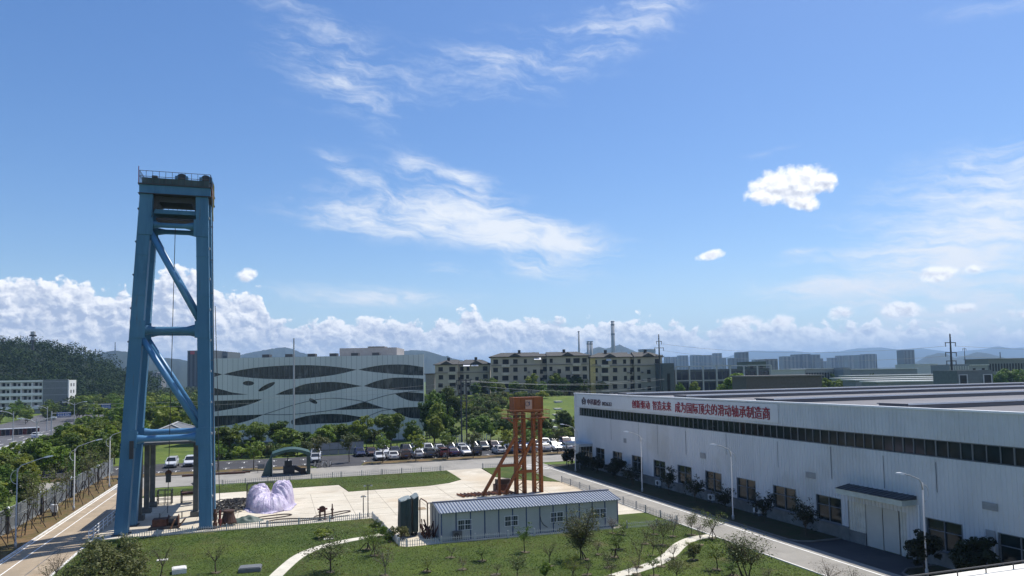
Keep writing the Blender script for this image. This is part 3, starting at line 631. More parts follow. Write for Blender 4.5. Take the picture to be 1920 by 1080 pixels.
for s in (-1, 1):
    for f in (1, 0):
        p0, p1 = (lx(s, 0), ly(f, 0), 0), (lx(s, 33.1), ly(f, 33.1), 33.1)
        w_ = 1.14
        lg = MB().beam(p0, p1, w_, 1.0, w2=w_, h2=.95, up=(0, 1, 0)).build('leg', blue, tw)
        MB().box(p0[0]-.75, p0[1]-.7, -.02, p0[0]+.75, p0[1]+.7, .12).build('base_plate', steel, lg)
        g = MB()
        for z in (4, 8.6, 12, 16, 19.4, 23, 27, 29.9):
            x = lx(s, z); y = ly(f, z); g.box(x-.59, y-.52, z-.03, x+.59, y+.5, z+.03)
        g.build('weld_band', blue, lg)
    for z in (9.2, 19.6, 30.1):
        MB().beam((lx(s, z), ly(1, z)+.4, z), (lx(s, z), ly(0, z)-.4, z), .5, .6).build('side_beam', blue, tw)
for f in (1, 0):
    for z, r_ in ((9.0+.35*(1-f), .36), (19.6, .40), (30.08, .30)):
        x0, x1 = lx(-1, z)+.5, lx(1, z)-.5; y = ly(f, z)
        MB().path([(x0, y, z), (x0+.35, y, z), (x0+.9, y, z), (x1-1.1, y, z), (x1-.45, y, z), (x1, y, z)], [r_*1.25, r_*1.2, r_*.85, r_*.85, r_*1.35, r_*1.5], 12).build('cross_beam', bluel if z < 12 else blue, tw, smooth=True)
    for (za, zb), r_ in (((29.6, 20.4), .30), ((19.0, 9.6), .30)):
        MB().tube((lx(-1, za)+.35, ly(f, za)-.05, za), (lx(1, zb)-.3, ly(f, zb)-.05, zb), r_, n=12).build('diagonal_brace', bluel, tw, smooth=True)
    for s in (-1, 1):
        for z in (9.1, 19.7, 29.9): MB().box(lx(s, z)-.56-.22*(s > 0), ly(f, z)-.56, z-.9, lx(s, z)+.56+.22*(s < 0), ly(f, z)-.5, z+.8).build('gusset', blue, tw)
b = MB(); b.box(-12.98, 76.75, 33.12, -6.5, 77.3, 33.98).box(-12.98, 80.7, 33.12, -6.5, 81.2, 33.98).box(-12.98, 77.3, 33.12, -12.4, 80.7, 33.98).box(-7.1, 77.3, 33.12, -6.5, 80.7, 33.98)
b.build('head_frame', blue, tw)
b = MB(); b.box(-13.08, 76.6, 33.08, -6.4, 81.3, 33.12).box(-13.08, 76.6, 33.98, -6.4, 81.3, 34.1); b.build('deck', steel, tw)
MB().box(-12.75, 76.85, 34.1, -6.65, 81.0, 34.72).build('deck_skirt', mat('weathered_skirt', (.028, .05, .055), .8, c2=(.07, .105, .115), scale=1.6, stretch=(1, 1, .3)), tw)
b = MB()
for x0, y0, x1, y1 in ((-12.95, 76.7, -6.5, 76.7), (-12.95, 81.2, -6.5, 81.2), (-12.95, 76.7, -12.95, 81.2), (-6.5, 76.7, -6.5, 81.2)):
    L = math.hypot(x1-x0, y1-y0); k_ = int(L/.55)
    for k in range(k_+1): t_ = k/k_; b.tube((x0+(x1-x0)*t_, y0+(y1-y0)*t_, 34.1), (x0+(x1-x0)*t_, y0+(y1-y0)*t_, 35.35), .022, n=4)
    for z in (34.8, 35.35): b.tube((x0, y0, z), (x1, y1, z), .028, n=4)
b.build('railing', steel, tw)
for x in (-9.25, -7.0):
    d_ = MB().disc((x, 77.8, 35.0), (0, 1, 0), .52, .5, 18).build('sheave', steel, tw)
    for q_ in (-.6, .35): MB().box(x+q_, 77.3, 34.72, x+q_+.25, 77.9, 35.2).build('bearing_block', blue, d_)
MB().box(-11.9, 77.0, 34.72, -11.4, 77.6, 35.0).build('motor_box', steel, tw)
b = MB()
for s in (-1, 1): b.add([(lx(s, 33)-s*.5, y, 33.1) for y in (77.5, 80.5)]+[(lx(s, 33)-s*.5, y, 31.3) for y in (77.5, 80.5)]+[(lx(s, 33)-s*1.3, y, 33.1) for y in (77.5, 80.5)], [(0, 2, 3, 1), (2, 4, 5, 3), (0, 4, 2), (1, 3, 5), (0, 1, 5, 4)])
b.box(-11.7, 77.6, 32.5, -7.9, 80.4, 33.08); b.build('underdeck', steel, tw)
MB().box(-11.8, 77.5, 31.3, -7.7, 80.6, 31.72).build('lower_deck', blue, tw); MB().box(-11.6, 77.7, 30.72, -7.75, 80.3, 30.92).build('guide_plate', mat('guide_plate_dark', (.05, .045, .05)), tw)
b = MB()
for k in range(10): x = -11.7+k*.43; b.tube((x, 80.5, 31.72), (x, 80.5, 32.5), .025, n=4)
for z in (32.1, 32.5): b.tube((-11.7, 80.5, z), (-7.8, 80.5, z), .03, n=4)
b.build('lower_railing', steel, tw)
b = MB(); p_ = [(-6.0, 77.6, 1.2), (-6.1, 77.6, 15), (-6.42, 77.6, 34.9)]; b.path(p_, .055, 6)
for z in np.arange(3, 34, 3.4): x = -6.0-.42*z/34.9; b.box(x-.2, 77.52, z-.04, x+.08, 77.68, z+.04)
b.build('cable_pipe', mat('pipe_steel', (.12, .14, .17), .5), tw)
b = MB()
for z in np.arange(1.5, 33, .34): x = lx(-1, z)-.66; b.tube((x, 77.2, z), (x, 77.6, z), .010, n=4)
for y in (77.2, 77.6): b.tube((lx(-1, 1)-.66, y, 1), (lx(-1, 33.5)-.66, y, 33.5), .014, n=4)
for z in np.arange(2, 33, 3.3): b.box(lx(-1, z)-.78, 77.2, z-.12, lx(-1, z)-.5, 77.6, z+.02)
b.build('ladder', steel, tw)
MB().box(-13.05, 76.62, 34.1, -12.99, 76.68, 35.75).build('warning_post', mat('warning_red', (.22, .03, .03)), tw)
MB().path([(-6.2, 76.7, 34.4), (-6.15, 76.65, 33.2), (-6.25, 76.7, 31.6), (-6.2, 76.6, 30.6)], .04, 6).build('hose', yelp, tw)
MB().box(-6.46, 77.2, 33.2, -6.38, 80., 34.2).build('side_plate', mat('rust_orange_plate', (.16, .07, .04), .8), tw)
b = MB()
for z in np.arange(3.0, 31, 3.1): x = lx(1, z); b.box(x+.58, ly(1, z)-.2, z, x+.68, ly(1, z)+.2, z+.2)
b.build('junction_box', galv, tw)
p0, p1 = AY(329, 414, 79), AY(314, 962, 79)
MB().tube(p0, p1, .035, n=5).build('hoist_rope', steel, tw)
hk = p1.lerp(p0, .12); hb = MB().box(hk.x-.22, 78.8, hk.z-.5, hk.x+.22, 79.2, hk.z+.35).build('hook_block', steel, tw); MB().disc((hk.x, 79, hk.z+.4), (0, 1, 0), .3, .3).build('pulley', rust, hb)
MB().path([(-5.95, 76.6, 22), (-5.6, 76.5, 12), (-5.45, 76.5, 5), (-5.3, 76.7, .5)], .035, 5).build('hanging_cable', steel, tw)
cbx = MB(); cbx.box(-13.4, 76.3, 7.2, -13.05, 76.45, 8.9); cbx.build('control_box', steel, tw)

# grey hipped canopy standing behind the tower
sh = thing('canopy_shed', 'grey hip roofed open shed on dark columns behind the blue tower', 'shed', (-11, 88, 0))
colm = mat('column_concrete', (.10, .105, .095), .85, var=.25)
for x in (-13.75, -8.3):
    for y in (84.2, 88.6, 92.5):
        c_ = MB().box(x-.25, y-.25, 0, x+.25, y+.25, 7.9).build('column', colm, sh); MB().box(x-.5, y-.5, 0, x+.5, y+.5, .55).build('column_base', colm, c_)
b = MB(); e = (-14.9, -7.2, 82.4, 94.6)
b.add([(e[0], e[2], 7.95), (e[1], e[2], 7.95), (e[1], e[3], 7.95), (e[0], e[3], 7.95), (e[0], e[2], 8.2), (e[1], e[2], 8.2), (e[1], e[3], 8.2), (e[0], e[3], 8.2), (-11, 86, 9.75), (-11, 91, 9.75)],
      [(0, 3, 2, 1), (0, 1, 5, 4), (1, 2, 6, 5), (2, 3, 7, 6), (3, 0, 4, 7), (4, 5, 8), (5, 6, 9, 8), (6, 7, 9), (7, 4, 8, 9)])
rf = b.build('roof', mat('shed_roof', (.12, .125, .13), .6, var=.1), sh)
b = MB()
for x, y, yr in ((e[0], e[2], 86), (e[1], e[2], 86), (e[0], e[3], 91), (e[1], e[3], 91)): b.tube((x, y, 8.23), (-11, yr, 9.8), .1, n=5)
b.tube((-11, 86, 9.8), (-11, 91, 9.8), .1, n=5); b.build('ridge_cap', mat('ridge_grey', (.35, .36, .36)), rf)

# ------------------------------------------------------------------ orange test tower
org = mat('orange_steel', (.25, .080, .018), .6, c2=(.165, .050, .014), scale=.8, spec=.3)
ot = thing('orange_tower', 'rusty orange lattice tower on two columns with raking braces in front of workshop', 'steel tower', (28.5, 84, 0))
def lattice(x0, x1, y0, y1, z0, z1, ch, name):
    c_ = MB()
    for x in (x0, x1):
        for y in (y0, y1): c_.box(x-ch/2, y-ch/2, z0, x+ch/2, y+ch/2, z1)
    c_ = c_.build(name, org, ot); b = MB(); n_ = int((z1-z0)/.8); dz = (z1-z0)/n_
    for k in range(n_):
        z = z0+k*dz; s = k % 2
        b.beam((x0 if s else x1, y0, z), (x1 if s else x0, y0, z+dz), .07, .09); b.beam((x0, y0, z), (x1, y0, z), .06, .07)
        for x in (x0, x1): b.beam((x, y0 if s else y1, z), (x, y1 if s else y0, z+dz), .07, .07)
    b.build('lacing', org, c_)
lattice(28.0, 29.05, 83.6, 84.05, 0, 9.9, .34, 'lattice_column'); lattice(30.33, 31.25, 83.6, 84.05, 0, 9.9, .32, 'lattice_column')
b = MB(); b.box(27.7, 83.35, 9.95, 31.5, 83.45, 11.75).box(27.7, 85.05, 9.95, 31.5, 85.15, 11.75).box(27.7, 83.45, 9.95, 27.8, 85.05, 11.75).box(31.4, 83.45, 9.95, 31.5, 85.05, 11.75).box(27.7, 83.35, 11.752, 31.5, 85.15, 11.82); b.build('head_box', org, ot)
b = MB()
for x in (27.7, 28.6, 30.3, 31.4): b.box(x, 83.27, 9.9, x+.12, 83.35, 11.78)
b.build('stiffener', org, ot)
b = MB(); b.box(29.15, 83.2, 10.35, 30.0, 83.26, 11.5); pl = b.build('sign_plate', mat('plate_pale_orange', (.42, .27, .20), .5), ot)
MB().path([(29.4+.26*math.cos(a)*.8, 83.18, 11.0+.26*math.sin(a)) for a in np.linspace(.4, 5.6, 14)], .035, 4).box(29.6, 83.16, 10.8, 29.75, 83.19, 11.3).build('plate_mark', mat('mark_grey', (.10, .09, .12)), pl)
b = MB(); b.box(26.7, 82.6, 9.2, 27.75, 85.6, 9.28).box(31.35, 82.6, 9.2, 32.1, 85.6, 9.28).box(27.75, 82.6, 9.2, 31.35, 83.35, 9.28); plf = b.build('platform', org, ot)
b = MB()
for x0, y0, x1, y1 in ((26.7, 82.6, 32.1, 82.6), (26.7, 82.6, 26.7, 85.6), (32.1, 82.6, 32.1, 85.6), (26.7, 85.6, 32.1, 85.6)):
    n_ = 6
    for k in range(n_+1): t_ = k/n_; b.tube((x0+(x1-x0)*t_, y0+(y1-y0)*t_, 9.28), (x0+(x1-x0)*t_, y0+(y1-y0)*t_, 10.25), .02, n=4)
    for z in (9.75, 10.25): b.tube((x0, y0, z), (x1, y1, z), .022, n=4)
b.build('railing', org, plf)
for x in (26.9, 31.9): MB().beam((x, 83.6, 9.2), (28 if x < 28 else 31.2, 83.6, 8.4), .1, .12).build('bracket', org, plf)
for x0, z0, x1, z1 in ((23.55, .1, 27.85, 6.95), (26.4, .1, 30.2, 6.75)): MB().beam((x0, 83.5, z0), (x1, 83.5, z1), .34, .36, up=(0, 1, 0)).build('raking_brace', org, ot)
MB().box(25.55, 83.35, 0, 25.85, 83.65, 3.3).build('brace_post', org, ot)
MB().box(25.9, 83.36, 3.4, 27.8, 83.64, 3.72).build('brace_tie', org, ot); MB().box(28.2, 83.36, 2.55, 30.15, 83.64, 2.87).build('brace_tie', org, ot)
MB().beam((29.2, 84.2, 7.9), (30.2, 84.2, 7.9), .12, .12).build('tie_bar', org, ot); MB().beam((29.15, 84.2, 9.3), (30.15, 84.2, 8.9), .14, .14).build('tie_bar', org, ot)
for k in range(15):
    x = 21.0+k*.46
    p = MB().tube((0, -1.1, .12), (.25, 1.1, .12), .11, n=8).build('steel_pipe', rust if k % 3 else org, None); p.location = (x, 84.6+random.uniform(-.1, .1), .05); p.rotation_euler = (0, 0, R(random.uniform(-4, 4)+18))
    tag(p, 'short rusty pipe lying in a row at the foot of the orange tower', 'pipe', 'rusty pipes laid in a row beside the orange tower')
t = thing('machine_block', 'dark brown machine block standing between the feet of the orange tower', 'machine', (27.0, 86.5, 0))
MB().box(26.0, 86, 0, 27.6, 87.2, .9).build('base', rust, t); MB().box(26.2, 86.2, .9, 28.0, 87, 1.5).build('housing', mat('dark_brown', (.045, .03, .022)), t)

# ------------------------------------------------------------------ site cabin
cab = thing('site_cabin', 'long white prefabricated site cabin with blue roof ribs and small windows', 'site cabin', (22.3, 64.6, 0))
cbw = mat('cabin_panel', (.43, .45, .425), .6, c2=(.35, .375, .36), scale=.5); cbb = mat('cabin_blue', (.045, .075, .16), .5)
x0, x1, y0, y1 = 13.75, 30.9, 62.15, 67.1; npan = 13; pw = (x1-x0)/npan; ymid = (y0+y1)/2; ze, zr = 2.55, 3.05
b = MB(); b.add([(x0, y0, .08), (x1, y0, .08), (x1, y1, .08), (x0, y1, .08), (x0, y0, ze), (x1, y0, ze), (x1, y1, ze), (x0, y1, ze), (x0, ymid, zr-.05), (x1, ymid, zr-.05)],
      [(0, 1, 5, 4), (2, 3, 7, 6), (1, 2, 6, 9, 5), (3, 0, 4, 8, 7), (4, 5, 9, 8), (6, 7, 8, 9), (0, 3, 2, 1)]); b.build('wall', cbw, cab)
for k in range(npan+1):
    x = x0+k*pw; MB().box(x-.05, y0-.035, .05, x+.05, y0-.001, ze).build('panel_post', cbb, cab)
for k in range(1, 4): y = y0+k*(y1-y0)/4; MB().box(x0-.035, y-.04, .05, x0-.001, y+.04, ze).build('panel_post', cbb, cab)
MB().box(x0-.03, y0-.05, -.02, x1+.03, y1, .08).build('skid', cbb, cab)
rm = mat('cabin_roof', (.25, .28, .32), .45, c2=(.33, .36, .39), scale=.6); rmd = mat('cabin_roof_rib', (.07, .10, .17), .5)
b = MB(); xa, xb = x0-.25, x1+.25
for sy, yy in ((-1, y0-.3), (1, y1+.3)):
    zE = ze+.02; b.add([(xa, yy, zE), (xb, yy, zE), (xb, ymid, zr), (xa, ymid, zr), (xa, yy, zE-.06), (xb, yy, zE-.06), (xb, ymid, zr-.06), (xa, ymid, zr-.06)], [(0, 1, 2, 3) if sy < 0 else (3, 2, 1, 0), (7, 6, 5, 4) if sy < 0 else (4, 5, 6, 7), (0, 4, 5, 1) if sy < 0 else (1, 5, 4, 0), (0, 3, 7, 4), (1, 5, 6, 2)])
rf = b.build('roof', rm, cab)
b = MB()
for k in range(62):
    x = xa+.1+k*(xb-xa-.2)/61
    for yy in (y0-.31, y1+.31): b.beam((x, yy, ze+.045), (x, ymid, zr+.025), .085, .05)
b.build('roof_rib', rmd, rf)
b = MB(); b.beam((xa-.03, ymid, zr+.06), (xb+.03, ymid, zr+.06), .35, .05); b.beam((xa+.0, y0+.35, ze+.12), (xb, y0+.35, ze+.12), .03, .03); b.build('ridge_cap', mat('ridge_dark', (.10, .11, .14)), rf)
for x in (15.85, 20.2, 24.65, 29.05):
    w_ = MB().box(x-.62, y0-.03, .95, x+.62, y0-.005, 1.78).build('window', glassm, cab)
    f_ = MB()
    for u in (-.65, -.02, .62): f_.box(x+u, y0-.06, .92, x+u+.035, y0-.031, 1.82)
    for z in (.91, 1.36, 1.79): f_.box(x-.66, y0-.062, z, x+.67, y0-.03, z+.03)
    for k in range(8): u = -.55+k*.155; f_.box(x+u, y0-.055, .95, x+u+.015, y0-.04, 1.78)
    f_.build('frame', trimw, w_)
a = MB().box(14.7, y0-.45, .25, 15.5, y0-.15, .95).build('air_conditioner', mat('ac_dark', (.10, .10, .10)), cab); MB().disc((15.0, y0-.46, .6), (0, 1, 0), .24, .02).build('fan_grille', steel, a)
MB().path([(23.0, y0-.04, 1.6), (23.1, y0-.05, 1.1), (23.35, y0-.06, .75), (23.7, y0-.06, .5)], .025, 5).build('cable', steel, cab)

# ------------------------------------------------------------------ things in the yard
def cage(name, label, cx, cy, w, d, h, m, extra=False, cat='steel frame'):
    t = thing(name, label, cat, (cx, cy, .03)); b = MB()
    for sx in (-1, 1):
        for sy in (-1, 1): b.box(cx+sx*w/2-.05, cy+sy*d/2-.05, .03, cx+sx*w/2+.05, cy+sy*d/2+.05, h)
    for z in ((.15, .65, 1.15, h-.05) if not extra else (.2, h-.6, h-.05)):
        for sy in (-1, 1): b.box(cx-w/2, cy+sy*d/2-.03, z-.03, cx+w/2, cy+sy*d/2+.03, z+.03)
        for sx in (-1, 1): b.box(cx+sx*w/2-.03, cy-d/2, z-.03, cx+sx*w/2+.03, cy+d/2, z+.03)
    if not extra:
        for sy in (-1, 1): b.box(cx-.03, cy+sy*d/2-.03, .1, cx+.03, cy+sy*d/2+.03, h)
        b.beam((cx-w/2, cy-d/2, .1), (cx-w/2-.3, cy-d/2-.3, 0), .06, .06)
    b.build('frame', m, t); return t
cage('steel_cage', 'dark empty steel cage rack standing on the concrete behind the blue tower', -12.6, 93.7, 1.5, 1.0, 1.78, steel)
t = cage('mixer_stand', 'dark stand with a rusty tray and a tilted funnel beside the steel cage', -10.0, 93.4, 1.5, 1.1, 1.6, steel, True)
MB().box(-10.75, 92.9, 1.1, -9.25, 93.9, 1.35).build('tray', rust, t)
MB().lathe([(.12, 1.6), (.2, 2.0), (.55, 2.35), (.5, 2.4)], (-9.2, 93.3, 0), 12).build('funnel', steel, t)
t = thing('winch_skid', 'low dark rusty winch skid with tilted plates between the feet of the blue tower', 'winch', (-10.4, 78.6, .03))
b = MB(); b.box(-11.9, 77.9, .03, -9.2, 78.1, .3).box(-11.9, 79.3, .03, -9.2, 79.5, .3).box(-11.8, 78.1, .03, -11.6, 79.3, .3).box(-9.5, 78.1, .03, -9.3, 79.3, .3); b.build('skid', steel, t)
MB().box(-11.6, 78.0, .3, -10.3, 79.2, 1.0).build('engine_box', rust, t)
d_ = MB().tube((-10.2, 78.6, .75), (-9.3, 78.6, .75), .42, n=14).build('drum', steel, t)
for x in (-10.2, -9.3): MB().disc((x, 78.6, .75), (1, 0, 0), .58, .06, 16).build('flange', rust, d_)
MB().beam((-9.25, 77.9, .1), (-8.6, 77.7, 1.0), .5, .05).build('plate', rust, t); MB().beam((-9.9, 77.7, .1), (-9.5, 77.6, 1.0), .4, .05).build('plate', mat('rust_light', (.20, .11, .07), .8), t)
for x in (-11.0, -9.0): MB().tube((x, 78.6, .9), (x, 78.6, 1.5), .05).build('lever', steel, t)
t = thing('drill_collar', 'pair of upright dark red rusty collars beside the right foot of the tower', 'machine part', (-5.5, 76.6, .03))
MB().lathe([(.16, 0), (.16, .3), (.22, .35), (.22, .6), (.15, .65), (.15, 1.1), (.2, 1.15), (.2, 1.5), (.12, 1.6), (.12, 1.9)], (-5.75, 76.3, .03), 10).build('collar', rust, t)
MB().lathe([(.13, 0), (.13, .4), (.19, .45), (.19, .8), (.12, .9), (.12, 1.7)], (-5.35, 76.7, .03), 10).build('collar', mat('red_oxide', (.13, .025, .02), .7), t)
t = thing('rope_reel', 'squat dark brown bell shaped reel on short feet near the lawn fence', 'reel', (-4.6, 77.6, .03))
MB().lathe([(.75, .25), (.78, .35), (.68, .6), (.55, 1.0), (.5, 1.3), (.56, 1.42), (.5, 1.5), (.05, 1.52)], (-4.6, 77.6, .03), 16).build('drum', mat('dark_brown_rust', (.055, .025, .018), .85, var=.4, scale=4), t)
for k in range(4): a = k*math.pi/2+.5; MB().tube((-4.6+.6*math.cos(a), 77.6+.6*math.sin(a), .28), (-4.6+.95*math.cos(a), 77.6+.95*math.sin(a), .03), .06).build('foot', steel, t)
# lavender tarpaulin thrown over machinery
def cloth(name, x0, x1, y0, y1, nx, ny, hf, m, label, cat):
    vs = []; 
    for j in range(ny+1):
        for i in range(nx+1):
            u, v = i/nx, j/ny; x, y = x0+(x1-x0)*u, y0+(y1-y0)*v; vs.append((x, y, hf(x, y)))
    b = MB(); b.add(vs, [(j*(nx+1)+i, j*(nx+1)+i+1, (j+1)*(nx+1)+i+1, (j+1)*(nx+1)+i) for j in range(ny) for i in range(nx) if max(vs[j*(nx+1)+i][2], vs[(j+1)*(nx+1)+i+1][2], vs[j*(nx+1)+i+1][2]) > .05])
    o = b.build(name, m, smooth=True); return tag(o, label, cat)
from mathutils import noise as mn
def tarp_h(x, y):
    def hump(cx, cy, rx, ry, h, p=3.2):
        q = (abs((x-cx)/rx)**p+abs((y-cy)/ry)**p); return h*(1-q**1.5)**.55 if q < 1 else 0
    h = max(hump(-1.95, 87.4, 1.45, 2.4, 2.55, 2.2), hump(.6, 87.6, 1.35, 2.8, 2.85, 2.4), hump(-.75, 85.6, 2.15, 2.9, 1.75, 2.3))
    sk = ((x+.7)/2.75)**2+((y-86.5)/4.1)**2+.25*mn.noise(Vector((x*.9, y*.9, 5)))
    if sk < 1: h = max(h, .10+.08*mn.noise(Vector((x*2.5, y*2.5, 9))))
    if h > .2:
        a = math.atan2(y-86.4, x+.7); rr = math.hypot(x+.7, y-86.4)
        f = abs(mn.noise(Vector((a*3.4+rr*.2, rr*.25, 1.3))))+.5*abs(mn.noise(Vector((a*8., rr*.4, 4.1))))+.3*abs(mn.noise(Vector((x*1.6, y*1.6, 7))))
        h += (.14-f*.6-.16*abs(mn.noise(Vector((a*13, rr*.6, 2.))))+.05*mn.noise(Vector((x*3.5, y*3.5, 3))))*min(1, h*.8)
    return max(h, 0)+.03
tarpm = ground_mat('lavender_tarp', [(.56, .51, .64), ((.33, .27, .45), 6., .48, .58, .75, (1.5, 1.5, .10)), ((.66, .62, .72), 1.1, .5, .66, .5)], rough=.36, bump=.5, bscale=5.)
cloth('tarpaulin', -3.9, 2.3, 82.2, 91.0, 120, 150, tarp_h, tarpm, 'crumpled lavender tarpaulin thrown over machinery on the pale concrete', 'tarpaulin')
cage('dark_rack', 'dark steel rack standing behind the lavender tarpaulin', -1.9, 91.6, 3.0, .8, 2.2, steel)
def lump(x, y):
    q = ((x+3.0)/1.75)**2+((y-78.7)/.75)**2
    if q > 1: return .03
    return .03+(1-q)*.55+.22*mn.noise(Vector((x*1.8, y*3.2, 2)))*(1-q)**.5
cloth('green_tarp', -4.8, -1.2, 77.8, 79.6, 50, 30, lump, mat('green_tarp', (.035, .065, .055), .6, c2=(.07, .11, .09), scale=2.5), 'low dark green tarpaulin heap lying along the lawn fence', 'tarpaulin')
b = MB()
for k in range(34):
    cx, cy, r0 = random.uniform(-6.2, -3.6), random.uniform(84.2, 91.5), random.uniform(.35, 1.5); a0 = random.uniform(0, 6.3); pts = []
    for i in range(22):
        a = a0+i*.36*(1 if k % 2 else -1); rr = r0*(1+.12*math.sin(i*1.7+k)); pts.append((cx+rr*math.cos(a)*1.15, cy+rr*math.sin(a), .1+.26*abs(math.sin(i*.9+k))+.012*k*max(0, 1-r0/1.6)))
    b.path(pts, .05, 5)
o = b.build('hose_tangle', mat('black_hose', (.018, .017, .018), .6)); o['kind'] = 'stuff'; o['label'] = 'tangle of black hoses on the concrete'
hm = mat('brown_hose', (.05, .033, .022), .7)
for k, (pts, lab) in enumerate([([(-1.0, 77.6), (0, 78.4), (1.6, 78.3), (3.2, 77.7), (4.8, 77.9), (6.8, 79.2), (7.6, 80.0), (6.9, 80.4), (5.2, 79.3), (3.9, 78.6), (3.6, 77.3)], 'long dark hose doubled back in a loop near the rusty valve stands'), ([(-2.6, 79.9), (-1.4, 80.6), (0.6, 81.2), (1.5, 80.6), (.8, 79.8), (-.6, 79.3), (-2, 79.2), (-2.4, 78.2)], 'short dark hose curled in front of the lavender tarpaulin'), ([(-1.6, 76.9), (1.2, 76.6), (4, 76.9), (7.2, 77.6)], 'straight brown hose lying along the picket fence')]):
    tag(MB().path([(x, y, .09) for x, y in smooth_pts(pts, 6)], .055, 5).build('hose', hm), lab, 'hose')
def valve(x, y, h, big, label):
    t = thing('valve_stand', label, 'valve', (x, y, .03))
    MB().lathe([(.2, 0), (.2, .08), (.09, .1), (.09, h*.55), (.15, h*.58), (.15, h*.66), (.08, h*.7), (.05, h)], (x, y, .03), 10).build('stem', rust, t)
    if big:
        MB().lathe([(.2, 0), (.09, .1), (.09, h*.75), (.02, h*.8)], (x+.5, y+.05, .03), 10).build('stem', rust, t)
        MB().disc((x+.25, y, h*.85), (0, 1, 0), .32, .16, 14).build('hand_wheel', rust, t)
        MB().tube((x-.25, y, h*.85), (x+.75, y, h*.85), .09).build('valve_body', mat('red_oxide', (.13, .025, .02), .7), t)
valve(4.2, 76.5, 1.35, True, 'rusty double valve stand with a round wheel on top beside the picket fence')
valve(5.45, 76.7, 1.55, False, 'single thin rusty valve stem to the right of the wheel valve')
def yard_light(x, y, h, label, arms):
    t = thing('yard_light', label, 'lamp post', (x, y, .03)); MB().tube((x, y, .03), (x, y, h), .055, .04).build('pole', steel, t)
    MB().box(x-arms, y-.06, h, x+arms, y+.06, h+.06).build('cross_arm', steel, t)
    for s in (-1, 1): MB().box(x+s*arms-.1, y-.14, h-.1, x+s*arms+.1, y-.02, h+.02).build('flood_lamp', galv, t)
yard_light(8.58, 76.3, 2.2, 'short dark lamp post near the corner of the picket fence', .18); yard_light(9.05, 76.2, 3.3, 'taller dark lamp post with a cross arm at the picket fence corner', .35)
# two tall machines wrapped in dark green covers
def cover(cx, cy, w, d, h, tilt, label):
    b = MB(); rings = []
    for k, z in enumerate(np.linspace(0.12, 1, 9)):
        ring = []
        for i in range(24):
            a = 2*math.pi*i/24; c, s = math.cos(a), math.sin(a); q = (abs(c)**14+abs(s)**14)**(-1/14)
            f = 1+.07*mn.noise(Vector((math.cos(a)*2.2, math.sin(a)*2.2+cx, z*1.2)))*2-(.10*(z-.5) if z > .5 else 0)
            ring.append((cx+c*q*w/2*f+tilt*z, cy+s*q*d/2*f, h*z*(1+(.05*c if k == 8 else 0))))
        rings.append(ring)
    b.loft(rings); t = thing('covered_machine', label, 'covered machine', (cx, cy, .03)); b.build('cover', mat('dark_green_cover', (.018, .035, .035), .55, c2=(.03, .055, .052), scale=1.5, bump=.4, bscale=3), t)
    top = rings[-1]; MB().loft([[(x, y, z+.005) for x, y, z in top], [(cx+tilt+(x-cx-tilt)*.9, cy+(y-cy)*.9, z+.09) for x, y, z in top]]).build('top_flap', mat('grey_flap', (.26, .30, .29), .6), t)
    b2 = MB(); 
    for sx in (-1, 1): MB().box(cx+sx*w*.33-.06, cy-d*.3, .03, cx+sx*w*.33+.06, cy+d*.3, .45).build('foot', steel, t)
cover(11.15, 66.0, 1.05, 1.7, 3.35, 0, 'machine wrapped in a dark green cover, the broader left one of a pair'); cover(12.02, 66.2, .55, 1.9, 3.5, .10, 'machine wrapped in a dark green cover, the narrower right one of a pair')
t = thing('pipe_frame', 'tall rusty pipe bent into an upside down U left of the site cabin', 'pipe frame', (12.9, 66.4, .03))
MB().path([(12.75, 66.9, .03), (12.75, 66.9, 3.0), (12.85, 66.8, 3.15), (13.2, 66.2, 2.95), (13.3, 66.05, 2.8), (13.3, 66, .03)], .06, 8).build('pipe', mat('rust_light', (.20, .11, .07), .8), t)
b = MB()
for k in range(26):
    x, y = 12.9+random.uniform(-.35, .65), 64.6+random.uniform(-.9, 1.1); b.beam((x, y, .03), (x+random.uniform(-.6, .6), y+random.uniform(-.6, .6), random.uniform(.4, 1.5)), .08, .1)
o = b.build('scrap_heap', rust); o['kind'] = 'stuff'; o['label'] = 'heap of rusty scrap bars beside the cabin end'
tag(MB().box(13.6, 78.0, .03, 15.6, 79.2, .09).build('cover_plate', mat('plate_tan', (.30, .22, .13))), 'flat tan cover plate on the pale concrete behind the site cabin', 'cover plate')
def slab(x, y, w, d, h, rz, m, label):
    o = MB().prism([(-w/2, -d/2), (w/2, -d/2), (w/2, d/2), (-w/2, d/2)], -.1, h).box(-w/2+.08, -d/2+.08, h, w/2-.08, d/2-.08, h+.05).build('inspection_cover', m); o.location = (x, y, .08); o.rotation_euler = (0, 0, rz); tag(o, label, 'inspection cover')
slab(-7.0, 59.9, 1.0, 1.0, .35, R(8), mat('slab_white', (.62, .61, .58), .8), 'white square concrete inspection cover on the front lawn'); slab(-1.9, 58.4, 1.6, 1.1, .3, R(-4), mat('slab_dark', (.13, .14, .15), .8), 'dark grey inspection cover on the front lawn')
tag(MB().box(-9.2, 64.2, .08, -8.4, 64.7, .14).build('paving_slab', kerbm), 'small pale slab lying in the grass left of the bare sapling', 'paving slab'); tag(MB().box(4.0, 66.8, .08, 4.9, 67.1, .14).build('paving_slab', kerbm), 'small pale slab in the grass above the curved footpath', 'paving slab')

